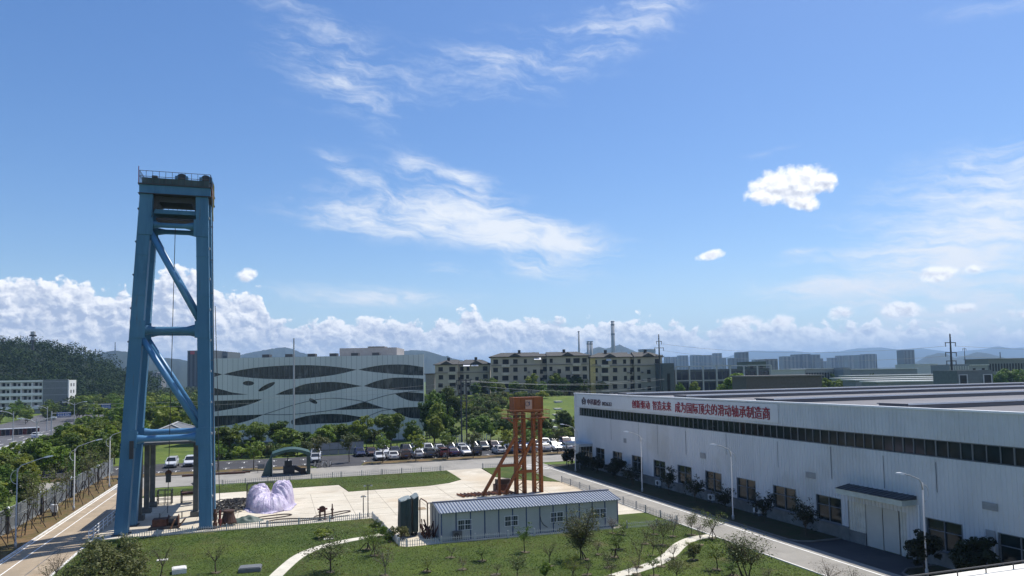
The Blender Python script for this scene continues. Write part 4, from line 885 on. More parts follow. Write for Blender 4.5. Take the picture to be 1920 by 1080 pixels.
# green canvas shelter and bicycles by the back road
t = thing('canvas_shelter', 'dark green arched canvas shelter standing on the back road', 'shelter', (1.6, 115, 0))
gcv = mat('green_canvas', (.022, .060, .054), .6, c2=(.034, .082, .072), scale=1.2)
def arch(y): return [(-.75, y, 3.2)]+[(x, y, 3.3+.62*math.sin(math.pi*(x+.7)/5.5)) for x in np.linspace(-.7, 4.8, 12)]+[(4.85, y, 3.2)]
A_, B_ = arch(113.9), arch(118.4); n_ = len(A_)
b = MB(); b.add(A_+B_+[(x, y, z-.08) for x, y, z in A_+B_], [(i, i+1, n_+i+1, n_+i) for i in range(n_-1)]+[(2*n_+i, 3*n_+i, 3*n_+i+1, 2*n_+i+1) for i in range(n_-1)]+[(i, 2*n_+i, 2*n_+i+1, i+1) for i in range(n_-1)]+[(n_+i, n_+i+1, 3*n_+i+1, 3*n_+i) for i in range(n_-1)]); b.build('roof', gcv, t)
b = MB(); n_ = len(A_); b.add([(x, 113.86, z+.02) for x, y, z in A_]+[(x, 113.86, z-.5+.12*math.sin(math.pi*(x+.7)/5.5)) for x, y, z in A_]+[(x, 113.9, z+.02) for x, y, z in A_]+[(x, 113.9, z-.5+.12*math.sin(math.pi*(x+.7)/5.5)) for x, y, z in A_], [(n_+i, n_+i+1, i+1, i) for i in range(n_-1)]+[(2*n_+i, 2*n_+i+1, 3*n_+i+1, 3*n_+i) for i in range(n_-1)]+[(n_+i, 3*n_+i, 3*n_+i+1, n_+i+1) for i in range(n_-1)]); b.build('valance', gcv, t)
b = MB(); b.add([(-.7, 113.9, 3.25), (-.7, 118.4, 3.25), (-1.7, 118.9, .02), (-1.0, 113.7, .02), (-.78, 113.9, 3.25), (-.78, 118.4, 3.25), (-1.78, 118.9, .02), (-1.08, 113.7, .02)], [(0, 1, 2, 3), (7, 6, 5, 4), (0, 3, 7, 4), (1, 5, 6, 2), (3, 2, 6, 7)]); b.build('side_curtain', gcv, t)
MB().box(4.3, 113.9, .02, 4.85, 114.0, 3.25).box(4.8, 114.0, .02, 4.86, 118.4, 3.25).build('side_curtain', mat('dark_green_cover', (0, 0, 0)), t)
b = MB(); b.add([(-.72, 113.85, 3.25), (-.72, 113.85, .02), (-2.2, 115.4, .02), (-1.5, 115.6, 1.9), (-.72, 113.95, 3.25), (-.72, 113.95, .02), (-2.2, 115.5, .02), (-1.5, 115.7, 1.9)], [(0, 3, 2, 1), (4, 5, 6, 7), (0, 4, 7, 3), (3, 7, 6, 2), (0, 1, 5, 4), (1, 2, 6, 5)]); b.build('front_flap', gcv, t)
for x, y in ((-.7, 113.95), (-.7, 118.3), (4.75, 118.3)): MB().tube((x, y, .02), (x, y, 3.2), .05).build('post', galv, t)
t = thing('machine_under_shelter', 'dark machine with a slanted front parked inside the green shelter', 'machine', (2.2, 116.5, .02))
MB().box(.9, 115.8, .02, 2.6, 117.4, 1.1).build('base', steel, t); MB().beam((2.5, 116.6, .9), (3.9, 116.4, .2), 1.2, .5).build('chute', mat('dark_brown', (0, 0, 0)), t); MB().box(1.1, 116, 1.1, 2.2, 117.2, 1.9).build('housing', steel, t); MB().tube((1.6, 116.6, 1.9), (1.6, 116.6, 2.6), .08).build('stack', steel, t)
tag(MB().box(3.4, 114.6, .02, 4.2, 115.4, .75).box(3.45, 114.65, .75, 4.15, 115.35, .85).build('crate', mat('dark_brown', (0, 0, 0))), 'small dark crate beside the right post of the green shelter', 'crate')
t = thing('notice_frame', 'small dark framed board on two legs left of the green shelter', 'board', (-2.4, 119.5, 0)); MB().box(-2.9, 119.45, .6, -1.9, 119.5, 1.3).build('board', mat('board_grey', (.20, .21, .22)), t)
for x in (-2.9, -1.95): MB().box(x, 119.44, 0, x+.06, 119.51, 1.4).build('leg', steel, t)
for x, y, l, lab in ((-6.2, 119.5, 3.0, 'long rusty beam lying on the back road verge left of the shelter'), (-5.6, 120.3, 3.2, 'second rusty beam lying behind the first on the verge'), (-10.5, 119.6, 6.5, 'longest dark beam lying along the back road behind the tower')):
    tag(MB().box(x-l/2, y-.12, .01, x+l/2, y+.12, .2).box(x-l/2, y-.16, .2, x+l/2, y+.16, .24).build('steel_beam', rust), lab, 'steel beam')
tyre = mat('tyre_rubber', (.015, .015, .016), .8); rimm = mat('wheel_rim', (.42, .43, .45), .35, metal=.6)
def bicycle():
    t = thing('bicycle', '', 'bicycle'); P = [(-.52, 0, .34), (.52, 0, .34)]
    for x, y, z in P:
        w_ = MB(); w_.path([(x+.32*math.cos(a), 0, z+.32*math.sin(a)) for a in np.linspace(0, 2*math.pi, 15)], .03, 5); w_.tube((x, 0, z-.3), (x, 0, z+.3), .012, n=4).tube((x-.3, 0, z), (x+.3, 0, z), .012, n=4); w_.build('wheel', tyre, t, local=True)
    b = MB(); b.tube(P[0], (-.1, 0, .32), .03, n=5).tube((-.1, 0, .32), (-.22, 0, .85), .03, n=5).tube((-.1, 0, .32), (.36, 0, .8), .03, n=5).tube((-.2, 0, .78), (.36, 0, .82), .03, n=5).tube(P[1], (.36, 0, .98), .03, n=5).tube(P[0], (-.2, 0, .78), .03, n=5); b.build('frame', galv, t, local=True)
    MB().box(-.34, -.07, .85, -.1, .07, .92).build('saddle', tyre, t, local=True); MB().tube((.34, -.28, 1.0), (.34, .28, 1.0), .025, n=5).build('handlebar', steel, t, local=True); return t
bk = bicycle()
for k, (x, y, a) in enumerate(((5.9, 121.9, 70), (6.5, 121.6, 85), (7.1, 122.0, 60), (7.7, 121.7, 95), (8.4, 122.1, 75), (28.2, 124.2, 40))):
    o = bk if k == 0 else copy_tree(bk); o.location = (x, y, .05); o.rotation_euler = (0, 0, R(a)); 
    if k < 5: o['label'] = f'{ORD[k]} bicycle from the left in the row parked right of the shelter'; o['group'] = 'bicycles by the green shelter'
    else: o['label'] = 'bicycle standing alone by the empty bay left of orange tower'
    if k == 5 and 'group' in o: del o['group']

# ------------------------------------------------------------------ fences and railings
picket_w = mat('picket_white', (.50, .51, .51), .6)
def pickets(name, pts, label, h=.6, gap=.2, m=picket_w, rails=(.16, .46), w=.05):
    pts = [Vector((*p, 0)) for p in pts]; c = pts[0]; t = thing(name, label, 'fence', (c.x, c.y, .05)); z0 = .05
    for a, e in zip(pts[:-1], pts[1:]):
        d = e-a; L = d.length; d = d/L; n_ = max(2, int(L/gap)); b = MB(); rl = MB()
        for k in range(n_):
            p = a+d*(L*(k+.5)/n_); q = Vector((-d.y, d.x, 0))
            b.add([tuple(p+d*sx*w/2+q*sy*.015+Vector((0, 0, z))) for z in (z0, z0+h) for sx, sy in ((-1, -1), (1, -1), (1, 1), (-1, 1))], [(0, 3, 2, 1), (4, 5, 6, 7), (0, 1, 5, 4), (1, 2, 6, 5), (2, 3, 7, 6), (3, 0, 4, 7)])
        b.build('picket', m, t)
        for z in rails: MB().beam(a+Vector((0, 0, z0+z)), e+Vector((0, 0, z0+z)), .03, .03).build('rail', m, t)
        for k in range(int(L/3)+1): p = a+d*min(L, k*3.); MB().box(p.x-.05, p.y-.05, 0, p.x+.05, p.y+.05, h+.15).build('post', m, t)
    return t
pickets('picket_fence', [(-13.6, 74.35), (-.9, 74.8), (9.35, 75.25)], 'low white picket fence between the front lawn and the blue tower')
pickets('picket_fence', [(9.4, 75.2), (10.0, 62.2), (10.5, 61.55)], 'low white picket fence running towards the covered machines')
pickets('picket_fence', [(10.55, 61.5), (22, 61.0), (30.9, 60.7)], 'low white picket fence along the front of the site cabin')
pickets('picket_fence', [(31.1, 60.7), (36.4, 60.3)], 'short white picket fence between cabin corner and right road')
gf = mat('fence_grey', (.34, .35, .35), .6)
pickets('wire_fence', [(-7.2, 106.9), (9, 108.5), (24.6, 108.9)], 'low grey rail fence along the back edge of the yard lawn', .7, .28, gf, w=.04)
pickets('wire_fence', [(30.8, 108.9), (36.3, 108.7)], 'low grey rail fence at the small corner lawn', .7, .28, gf, w=.04)
pickets('wire_fence', [(36.55, 90), (36.55, 67)], 'low grey rail fence along the right road beside the yard', .75, .3, gf, w=.04)
pickets('wire_fence', [(36.45, 66.8), (36.45, 60.4)], 'low grey rail fence beside the grass at the cabin corner', .7, .3, gf, w=.04)
t = thing('guard_rail', 'white tubular guard rail beside the left road at the tower foot', 'guard rail', (-16.3, 80, 0))
for z in (.35, .7, 1.0): MB().tube((-16.3, 74.6, z), (-16.3, 92, z), .035, n=5).build('rail', trimw, t)
for k in range(10): MB().tube((-16.3, 74.6+k*1.93, 0), (-16.3, 74.6+k*1.93, 1.0), .04, n=5).build('post', trimw, t)
# mesh fence with lamp pillars along the left road
mf = mat('mesh_fence_grey', (.27, .29, .30), .6)
t = thing('mesh_fence', 'tall grey mesh fence with dark posts along the left road', 'fence', (-25.2, 90, 0))
for k in range(22):
    y0 = 60+k*3.2; b = MB()
    for j in range(32): b.box(-25.22, y0+.05+j*.1, .1, -25.18, y0+.105+j*.1, 2.3)
    for z in (.15, 1.2, 2.25): b.box(-25.24, y0, z, -25.16, y0+3.2, z+.06)
    b.build('panel', mf, t); MB().box(-25.26, y0-.05, 0, -25.14, y0+.05, 2.45).build('post', steel, t)
MB().box(-25.4, 60, -.05, -25.0, 130.4, .1).build('base_wall', plinthm, t)
globe = mat('lamp_globe', (.80, .80, .78), .3)
for k, y in enumerate((73.2, 81.5, 91.8, 104.0, 118.0)):
    t = thing('fence_lamp', f'{ORD[k]} white globe lamp from the near end of the mesh fence', 'fence lamp', (-24.7, y, 0), group='globe lamps along the mesh fence')
    MB().box(-24.8, y-.1, 0, -24.6, y+.1, 2.25).build('pillar', steel, t); MB().sphere((-24.7, y, 2.48), .22, 12).build('globe', globe, t, smooth=True)
t = thing('meter_box', 'small white cabinet with a dark base beside a street lamp on the verge', 'cabinet', (-23.2, 90.8, .04)); MB().box(-23.5, 90.5, .45, -22.9, 91, 1.25).build('cabinet', globe, t); MB().box(-23.4, 90.6, .04, -23.0, 90.9, .45).build('base', steel, t)
# wall behind the car park
t = thing('screen_wall', 'grey boarded screen wall behind the car park, left of the blue car', 'wall', (10, 141, 0))
for k in range(6): MB().box(6.4+k*1.6, 141.0, 0, 7.95+k*1.6, 141.12, 2.3).build('panel', mat('wall_panel_grey', (.24, .25, .27), .7), t)
for z in (.9, 2.3): MB().box(6.4, 140.92, z, 16, 140.99, z+.08).build('rail', steel, t)
pickets('iron_fence', [(16.5, 141.2), (60, 141.2)], 'dark iron fence behind the back row of parked cars', 1.7, .3, steel, (.2, 1.5), .04)
pickets('steel_fence', [(34, 148.5), (44, 148.5)], 'white steel palisade at the foot of the green hill', 2.0, .42, picket_w, (.3, 1.7), .1)

# ------------------------------------------------------------------ lamps and poles
def street_lamp(x, y, h, arm, rise, label, curl=1, group=None):
    t = thing('street_lamp', label, 'street lamp', (x, y, 0), group=group); s = 1 if arm > 0 else -1
    MB().lathe([(.12, 0), (.12, .5), (.065, .55), (.045, h-.4)], (x, y, 0), 10).build('pole', galv, t, smooth=True)
    MB().path([(x, y, h-.9), (x+s*.08, y, h-.45), (x+s*.3, y, h-.15), (x+arm*.6, y, h+rise*.5), (x+arm*.85, y, h+rise*.85)], [.05, .05, .045, .04, .035], 7).build('arm', galv, t, smooth=True)
    if curl: MB().path([(x+.0-s*.5*math.sin(a), y, h-1.15+.62*math.cos(a)*-1) for a in np.linspace(.1, 2.9, 10)], .03, 5).build('scroll', galv, t)
    hx = x+arm*.85; MB().loft([[(hx, y-.06, h+rise*.85-.03), (hx, y+.06, h+rise*.85-.03), (hx, y+.06, h+rise*.85+.05), (hx, y-.06, h+rise*.85+.05)], [(hx+s*.25, y-.15, h+rise*.9-.04), (hx+s*.25, y+.15, h+rise*.9-.04), (hx+s*.25, y+.12, h+rise*.9+.1), (hx+s*.25, y-.12, h+rise*.9+.1)], [(hx+s*.7, y-.08, h+rise+.0), (hx+s*.7, y+.08, h+rise+.0), (hx+s*.7, y+.06, h+rise+.08), (hx+s*.7, y-.06, h+rise+.08)]]).build('lamp_head', trimw, t)
for (x, y, h, where) in ((42.4, 98.9, 6.8, 'at the far canopy'), (42.45, 78.5, 7.1, 'opposite the row of small windows'), (42.5, 60.3, 7.1, 'nearest the air conditioner'), (43.2, 39.0, 6.9, 'beside the loading door canopy')):
    street_lamp(x, y, h, -1.9, .35, f'white street lamp before factory hall, {where}', group='street lamps along the right road')
for (x, y, h, where) in ((-22.0, 74.6, 7.4, 'nearest the camera'), (-22.0, 93.6, 7.4, 'next to the white cabinet'), (-22.0, 111.7, 7.4, 'half hidden by the blue tower leg')):
    street_lamp(x, y, h, 2.4, .55, f'grey street lamp with scroll on left verge, {where}', group='street lamps along the left road')
for px, py, top, dbl, lab in ((24, 828, 772, 0, 'single armed lamp on the far side of the dual carriageway'), (68, 852, 786, 1, 'double armed lamp on the middle of the dual carriageway'), (88, 808, 762, 0, 'single armed lamp beyond the carriageway lamp with two arms'), (139, 803, 755, 1, 'tall double armed lamp beside the blue road sign')):
    p = G(px, py); h = AY(px, top, p.y).z; t = thing('street_lamp', lab, 'street lamp', (p.x, p.y, 0), group='lamps on the dual carriageway')
    MB().tube((p.x, p.y, 0), (p.x, p.y, h), .14, .09).build('pole', galv, t)
    for s in ((-1, 1) if dbl else (-1,)):
        MB().path([(p.x, p.y, h-.8), (p.x+s*1.2, p.y, h-.1), (p.x+s*2.6, p.y, h+.25)], .07, 5).build('arm', galv, t); MB().box(p.x+s*2.5, p.y-.15, h+.15, p.x+s*3.5, p.y+.15, h+.35).build('lamp_head', trimw, t)
signb = mat('sign_blue', (.012, .06, .28), .4); signw = mat('sign_white', (.7, .72, .75), .5)
def gantry_sign(px0, py0, px1, py1, ppx, dist, label, top):
    a, e = D(px0, py0, dist), D(px1, py1, dist); p = D(ppx, py0, dist); t = thing('road_sign', label, 'road sign', (p.x, p.y, 0))
    MB().tube((p.x, p.y, 0), (p.x, p.y, a.z+.3), .16).build('pole', galv, t)
    for z in (a.z-.25, e.z+.3): MB().tube((p.x, p.y+.1, z), (a.x if abs(a.x-p.x) > abs(e.x-p.x) else e.x, (a.y+e.y)/2+.1, z), .07).build('arm', galv, t)
    d = (Vector((e.x, e.y, 0))-Vector((a.x, a.y, 0))); q = Vector((-d.y, d.x, 0)).normalized()*.06; b = MB()
    b.add([tuple(v) for v in (Vector((a.x, a.y, e.z)), Vector((e.x, e.y, e.z)), Vector((e.x, e.y, a.z)), Vector((a.x, a.y, a.z)))]+[tuple(v+q) for v in (Vector((a.x, a.y, e.z)), Vector((e.x, e.y, e.z)), Vector((e.x, e.y, a.z)), Vector((a.x, a.y, a.z)))], [(0, 1, 2, 3), (7, 6, 5, 4), (0, 4, 5, 1), (1, 5, 6, 2), (2, 6, 7, 3), (3, 7, 4, 0)])
    pn_ = b.build('panel', signb, t); b = MB()
    for r_ in (.34, .68):
        for k in range(7):
            o_ = Vector((a.x, a.y, e.z+(a.z-e.z)*r_))+d*(.1+.12*k)-q*.2; b.add([tuple(o_), tuple(o_+d*.06), tuple(o_+d*.06+Vector((0, 0, .28))), tuple(o_+Vector((0, 0, .28)))], [(0, 1, 2, 3)])
    b.build('lettering', signw, pn_)
gantry_sign(106, 773, 133, 782, 97, 235, 'wide blue direction sign above the dual carriageway, left of the two', 755); gantry_sign(190, 757, 208, 767, 176, 250, 'smaller blue direction sign among the trees, right of the two', 740)
def pole_thing(px, top, dist, base_z, label, cat, name, r0=.16, r1=.1, arms=(), m=galv, double=False):
    p = D(px, top, dist); t = thing(name, label, cat, (p.x, p.y, base_z))
    for k in ((0,) if not double else (-.55, .55)): MB().tube((p.x+k, p.y, base_z-.5), (p.x+k, p.y, p.z), r0, r1, 8).build('pole', m, t)
    for dz, w_ in arms:
        MB().box(p.x-w_, p.y-.08, p.z-dz-.09, p.x+w_, p.y+.08, p.z-dz+.09).build('cross_arm', m, t)
        for s in (-1, 1): MB().lathe([(.05, 0), (.13, .1), (.06, .25), (.13, .4), (.06, .55), (.13, .7), (.04, .85)], (p.x+s*(w_-.12), p.y, p.z-dz-.95), 6).build('insulator', steel, t)
    return t, p
pole_thing(551, 634, 158, 0, 'slim tall pale mast in front of the white office building', 'mast', 'mast', .22, .14)
pg = mat('pole_grey', (.045, .047, .05), .6)
_, q0 = pole_thing(869, 711, 150, 0, 'dark twin pole power line support at the foot of the hill', 'power pole', 'power_pole', .17, .14, ((.25, 1.6), (1.2, 1.5), (4.5, .8)), pg, True)
_, q1 = pole_thing(1235, 627, 230, 3, 'tall grey steel power pole in front of the tan apartment blocks', 'power pole', 'power_pole', .42, .16, ((2.2, 1.0), (4.3, 1.7), (6.6, 1.3)), pg)
_, q2 = pole_thing(1781, 626, 200, 0, 'tall grey steel power pole beyond the hall roof at far right', 'power pole', 'power_pole', .42, .15, ((2.1, 1.7), (4.5, 1.8), (6.5, 1.6)), pg)
_, q3 = pole_thing(1808, 652, 420, 0, 'thin distant pole right of the tall grey power pole', 'power pole', 'power_pole', .3, .12, ((.5, 1.2),), pg)
def wire(a, e, sag, label, r_=.028):
    a, e = Vector(a), Vector(e); tag(MB().path([a.lerp(e, k/16)-Vector((0, 0, sag*4*(k/16)*(1-k/16))) for k in range(17)], r_, 4).build('power_line', wirem), label, 'power line', 'overhead power lines')
wirem = mat('wire_grey', (.30, .31, .32), .5)
for k, (a, e, s) in enumerate(((q0+Vector((-1.4, 0, -.3)), q1+Vector((-1.6, 0, -14)), 1.2), (q0+Vector((1.4, 0, -.3)), q1+Vector((1.6, 0, -14.2)), 1.4), (q0+Vector((1.3, 0, -1.3)), q1+Vector((0, 0, -16.5)), 1.4))):
    wire(a, e, s, f'{("upper", "middle", "lower")[k]} pale wire from the twin pole across the green hill')
for k, dz in enumerate((2.2, 4.3, 6.6)): wire(q1-Vector((-1, 0, dz+.8)), q2-Vector((1, 0, (2.1, 4.5, 6.5)[k]+.8)), 2.2, f'{("top", "middle", "bottom")[k]} wire strung between the two tall grey poles', .03)
for k, dz in enumerate((2.1, 4.5)): wire(q2-Vector((-1, 0, dz+.8)), Vector((260, 100, 22-dz)), 2., f'{("top", "lower")[k]} wire leaving the right hand tall pole to the frame edge', .03)
for k, z in enumerate((9.6, 9.0)): wire(q0+Vector((-1.5, 0, -.6-k*.9)), Vector((-40, 175, 10-k*.9)), 1.0, f'{("upper", "lower")[k]} thin wire crossing in front of the office front', .022)

# ------------------------------------------------------------------ parked cars
PAINT = {'white': (.62, .63, .64), 'silver': (.42, .43, .45), 'dark grey': (.05, .053, .06), 'black': (.012, .012, .014), 'navy blue': (.012, .02, .075), 'blue': (.02, .06, .22), 'dark red': (.10, .012, .018), 'brown': (.075, .035, .025), 'purple': (.05, .018, .06), 'dark green': (.012, .03, .026)}
def paintm(c): return mat('car_paint_'+c.replace(' ', '_'), PAINT[c], .22, var=.03, spec=.6, coat=.6)
carg = mat('car_glass', (.012, .015, .018), .05, spec=.6); blk = mat('car_black', (.02, .02, .02), .7); hl = mat('headlight_clear', (.75, .76, .78), .1, spec=.8); tl = mat('tail_red', (.22, .008, .008), .25)
def car_meshes(kind, c):
    t = thing('parked_car', '', 'car'); m = paintm(c); tall = kind == 'suv'; k = 1.12 if tall else 1.
    St = [(-2.25, .70, .46, .80), (-2.12, .84, .30, .98), (-1.5, .90, .22, 1.02), (0, .91, .21, .98), (1.25, .90, .22, .94), (2.02, .85, .28, .82), (2.25, .70, .44, .66)]
    if tall: St[0] = (-2.25, .76, .5, .95); St[1] = (-2.15, .86, .32, 1.1); St[2] = (-1.5, .91, .26, 1.1)
    b = MB(); b.loft([[(-w*.9, y, zb), (-w, y, zb+.18), (-w, y, zt*k-.16), (-w*.88, y, zt*k), (w*.88, y, zt*k), (w, y, zt*k-.16), (w, y, zb+.18), (w*.9, y, zb)] for y, w, zb, zt in St]); b.build('body', m, t, local=True)
    if kind == 'suv': B0, B1, T0, T1, zr = -2.1, 1.05, -1.85, .2, 1.66
    elif kind == 'hatch': B0, B1, T0, T1, zr = -2.05, 1.0, -1.5, .15, 1.5
    else: B0, B1, T0, T1, zr = -1.75, 1.0, -1.0, .1, 1.44
    zb = .92*k; b = MB(); b.loft([[(-.80, B0, zb), (.80, B0, zb), (.80, B1, zb), (-.80, B1, zb)], [(-.62, T0, zr), (.62, T0, zr), (.62, T1, zr), (-.62, T1, zr)]]); b.build('window', carg, t, local=True)
    b = MB(); b.loft([[(-.64, T0-.06, zr-.03), (.64, T0-.06, zr-.03), (.64, T1+.06, zr-.03), (-.64, T1+.06, zr-.03)], [(-.58, T0+.05, zr+.045), (.58, T0+.05, zr+.045), (.58, T1-.05, zr+.045), (-.58, T1-.05, zr+.045)]])
    for sx in (-1, 1):
        for (ya, yb, wd) in ((B0, T0, .1), (B1, T1, .08), ((B0+B1)/2, (T0+T1)/2, .07)): b.beam((sx*.80, ya, zb), (sx*.625, yb, zr), wd, wd)
    b.build('roof', m, t, local=True)
    for sx in (-1, 1):
        for y in (-1.38, 1.38):
            w_ = MB().disc((sx*.83, y, .32), (1, 0, 0), .32, .2, 14).build('wheel', tyre, t, local=True); MB().disc((sx*.935, y, .32), (1, 0, 0), .2, .02, 10).build('rim', rimm, w_, local=True)
        MB().box(sx*.55, 2.14, .56*k, sx*.82, 2.2, .72*k).build('headlight', hl, t, local=True)
        MB().box(sx*.52, -2.24, .70*k, sx*.82, -2.16, .88*k).build('tail_light', tl, t, local=True)
        MB().box(sx*.90, .72, .95*k, sx*1.06, .86, 1.08*k).build('mirror', m, t, local=True)
    MB().box(-.26, -2.29, .55*k, .26, -2.24, .67*k).build('number_plate', mat('plate_blue', (.03, .08, .3)), t, local=True); MB().box(-.55, 2.22, .38, .55, 2.28, .56).build('grille', blk, t, local=True)
    return t
PROTO = {}
def car(kind, c, x, y, rz, label, group, z=.02):
    key = (kind, c)
    if key not in PROTO: PROTO[key] = car_meshes(kind, c); o = PROTO[key]
    else: o = copy_tree(PROTO[key])
    o.location = (x, y, z); o.rotation_euler = (0, 0, rz); o['label'] = label
    if group: o['group'] = group
    elif 'group' in o: del o['group']
    return o
FR = [(305, 'white', 'sedan'), (410, 'white', 'sedan'), (505, 'brown', 'suv'), (605, 'silver', 'sedan'), (700, 'dark grey', 'suv'), (805, 'dark red', 'suv'), (890, 'purple', 'sedan'), (980, 'silver', 'suv'), (1070, 'black', 'suv'), (1262, 'white', 'hatch'), (1350, 'dark grey', 'hatch'), (1435, 'navy blue', 'sedan'), (1530, 'white', 'suv'), (1625, 'silver', 'sedan'), (1705, 'white', 'suv'), (1795, 'silver', 'hatch')]
BK = [(140, 'navy blue', 'hatch'), (235, 'brown', 'sedan'), (333, 'white', 'suv'), (425, 'dark grey', 'sedan'), (520, 'dark grey', 'suv'), (603, 'white', 'suv'), (692, 'white', 'suv'), (790, 'white', 'sedan'), (870, 'dark grey', 'suv'), (960, 'silver', 'sedan'), (1045, 'white', 'suv'), (1130, 'dark green', 'suv'), (1215, 'brown', 'suv'), (1280, 'navy blue', 'sedan'), (1355, 'white', 'hatch'), (1460, 'blue', 'sedan'), (1540, 'black', 'sedan'), (1630, 'white', 'suv'), (1710, 'purple', 'hatch'), (1795, 'dark red', 'suv'), (1860, 'white', 'hatch')]
WORD = {'sedan': 'saloon car', 'suv': 'tall estate car', 'hatch': 'hatchback'}
for lst, Y, row, by, fl in ((FR, 128.6, 'front', 858, 0), (BK, 136.4, 'back', 846, math.pi)):
    for i, (zx, c, kd) in enumerate(lst):
        x = AY(640+zx/4.267, by, Y).x
        car(kd, c, x+random.uniform(-.12, .12), Y+random.uniform(-.3, .3), fl+R(random.uniform(-2.5, 2.5))+(math.pi if (i*5+fl) % 7 == 0 else 0), f'{c} {WORD[kd]}, {ORD[i]} from left in the {row} parking row', 'cars in the '+row+' row of the car park')
car('suv', 'white', -17.0, 134, math.pi, 'white tall estate car on the far left, seen between the blue tower legs', 'pair of white cars behind the tower'); car('suv', 'white', -14.2, 134.4, math.pi, 'white tall estate car beside the right leg, the right one behind the tower', 'pair of white cars behind the tower')
car('suv', 'white', AY(592, 850, 137).x, 137, math.pi, 'white estate car parked behind the right post of the green shelter', None); car('sedan', 'silver', AY(591, 868, 130.5).x, 130.5, math.pi, 'silver saloon car immediately right of the green shelter', None)
p = G(70, 822); car('suv', 'white', p.x, p.y, 0, 'white vehicle driving on the dual carriageway', None); p = G(123, 808); car('suv', 'white', p.x, p.y, R(-8), 'distant white vehicle under the blue road sign', None)
# long low hoarding beside the carriageway
a, e = G(-40, 822), G(74, 815.5); t = thing('hoarding', 'long low roadside hoarding of dark red and navy panels beyond the carriageway', 'hoarding', (a.x, a.y, 0))
pm = [mat('hoarding_navy', (.02, .022, .05)), mat('hoarding_red', (.10, .012, .016)), mat('hoarding_black', (.015, .015, .018)), mat('hoarding_maroon', (.06, .012, .02))]
for k in range(14):
    u, v = a.lerp(e, k/14), a.lerp(e, (k+.96)/14); MB().beam((u.x, u.y, 1.15), (v.x, v.y, 1.15), .1, 1.7).build('panel', pm[(k*5+k//3) % 4], t)
MB().beam((a.x, a.y-.3, 2.2), (e.x, e.y-.3, 2.2), 1.4, .16).build('roof', signw, t)

# ------------------------------------------------------------------ dormitory block and far buildings
dw = mat('dormitory_white', (.76, .76, .74), .8, var=.06); dg = mat('dormitory_grey', (.17, .18, .18), .7)
t = thing('dormitory_block', 'long white four storey dormitory with a grey stair block at its right end', 'dormitory', (-130, 408, 0))
X0, X1, Xg, Yf = -185., -99.5, -110.5, 408.
MB().box(X0, Yf+1.6, -2, X1, Yf+13, 15.4).build('core', mat('dormitory_core', (.42, .42, .42)), t)
for f in range(4):
    z = 2.2+f*3.35; MB().box(X0, Yf, z-.1, Xg, Yf+1.6, z+1.25).build('balcony_band', dw, t)
    for k in range(16): x = Xg-2.2-k*4.6; MB().box(x-1.5, Yf+1.5, z+1.2, x-.3, Yf+1.59, z+2.9).build('window', apg, t); MB().box(x+.5, Yf+1.5, z+.2, x+1.4, Yf+1.59, z+2.6).build('door', apg, t) if f > 0 else None
for k in range(17): x = Xg-k*4.6; MB().box(x-.18, Yf+.05, 0, x+.18, Yf+1.6, 15.2).build('pier', dw, t)
MB().box(X0, Yf, 15.5, Xg, Yf+1.6, 16.4).build('parapet', dw, t)
g_ = MB().box(Xg+.2, Yf-.4, -2, X1-.05, Yf+1.5, 16.6).build('stair_block', dg, t)
b = MB()
for z in (2.2, 5.5, 8.9, 12.2, 15.4): b.box(Xg+.2, Yf-.5, z, X1-.05, Yf-.41, z+.18)
b.build('floor_line', mat('line_grey', (.35, .36, .36)), g_)
e_ = MB().box(X1, Yf-.4, -2, X1+.5, Yf+13, 16.2).build('end_wall', mat('end_wall_white', (.74, .74, .72)), t)
for f in range(4):
    for k in (3.5, 8.5): MB().box(X1+.5, Yf+k-1, 3+f*3.35, X1+.53, Yf+k+1, 4.6+f*3.35).build('window', apg, e_)
def block(px0, px1, py_top, dist, depth, m, name, label, cat, rows=(), winm=apg, base=0., group=None, roof=None, vert=0):
    f_ = dist; A = D(px0, py_top, f_); a = fr(px0, A.x*math.sin(YAW)+A.y*math.cos(YAW)); e = fr(px1, A.x*math.sin(YAW)+A.y*math.cos(YAW)); w = (e-a).length; h = D((px0+px1)/2, py_top, (a+e).length/2).z
    t = thing(name, label, cat, (a.x, a.y, base), -YAW, group)
    MB().box(0, 0, -3, w, depth, h-base).build('wall', m, t, local=True)
    for (zf, hf, n_, wf) in rows:
        for k in range(n_):
            cx = w*(k+.5)/n_; ww = w/n_*wf/2; MB().box(cx-ww, -.12, (h-base)*zf, cx+ww, -.02, (h-base)*(zf+hf)).build('window', winm, t, local=True)
    if vert:
        for k in range(vert): cx = w*(k+.5)/vert; MB().box(cx-w/vert*.22, -.4, 3, cx+w/vert*.22, -.1, (h-base)*.97).build('window', winm, t, local=True)
    if roof: MB().box(-.5, -.6, h-base, w+.5, depth+.5, h-base+.35).build('roof', roof, t, local=True)
    return t, w, h-base
dkg = mat('slate_wall', (.075, .09, .095), .7); grn = mat('green_grey_wall', (.09, .115, .085), .8); brick = mat('dull_brick', (.115, .098, .09), .9, var=.2, scale=2); facw = mat('factory_white', (.40, .41, .41), .7); facg = mat('factory_grey', (.20, .22, .24), .7); litr = mat('light_roof', (.60, .60, .58), .6)
block(1240, 1262, 681, 255, 14, dkg, 'office_block', 'dark slate office block right of the power pole and apartment blocks', 'office building', ((.1, .7, 1, .25),))
t, w, h = block(1263, 1440, 692, 270, 16, dkg, 'glazed_office', 'low dark glazed office with a white post and beam frame', 'office building', ((.12, .24, 14, .8), (.45, .24, 14, .8), (.76, .18, 14, .8)), mat('office_blue_glass', (.015, .025, .045), .1))
for k in range(8): MB().box(w*k/7-.25, -1.8, 0, w*k/7+.25, -1.3, h+1.2).build('frame_post', facw, t, local=True)
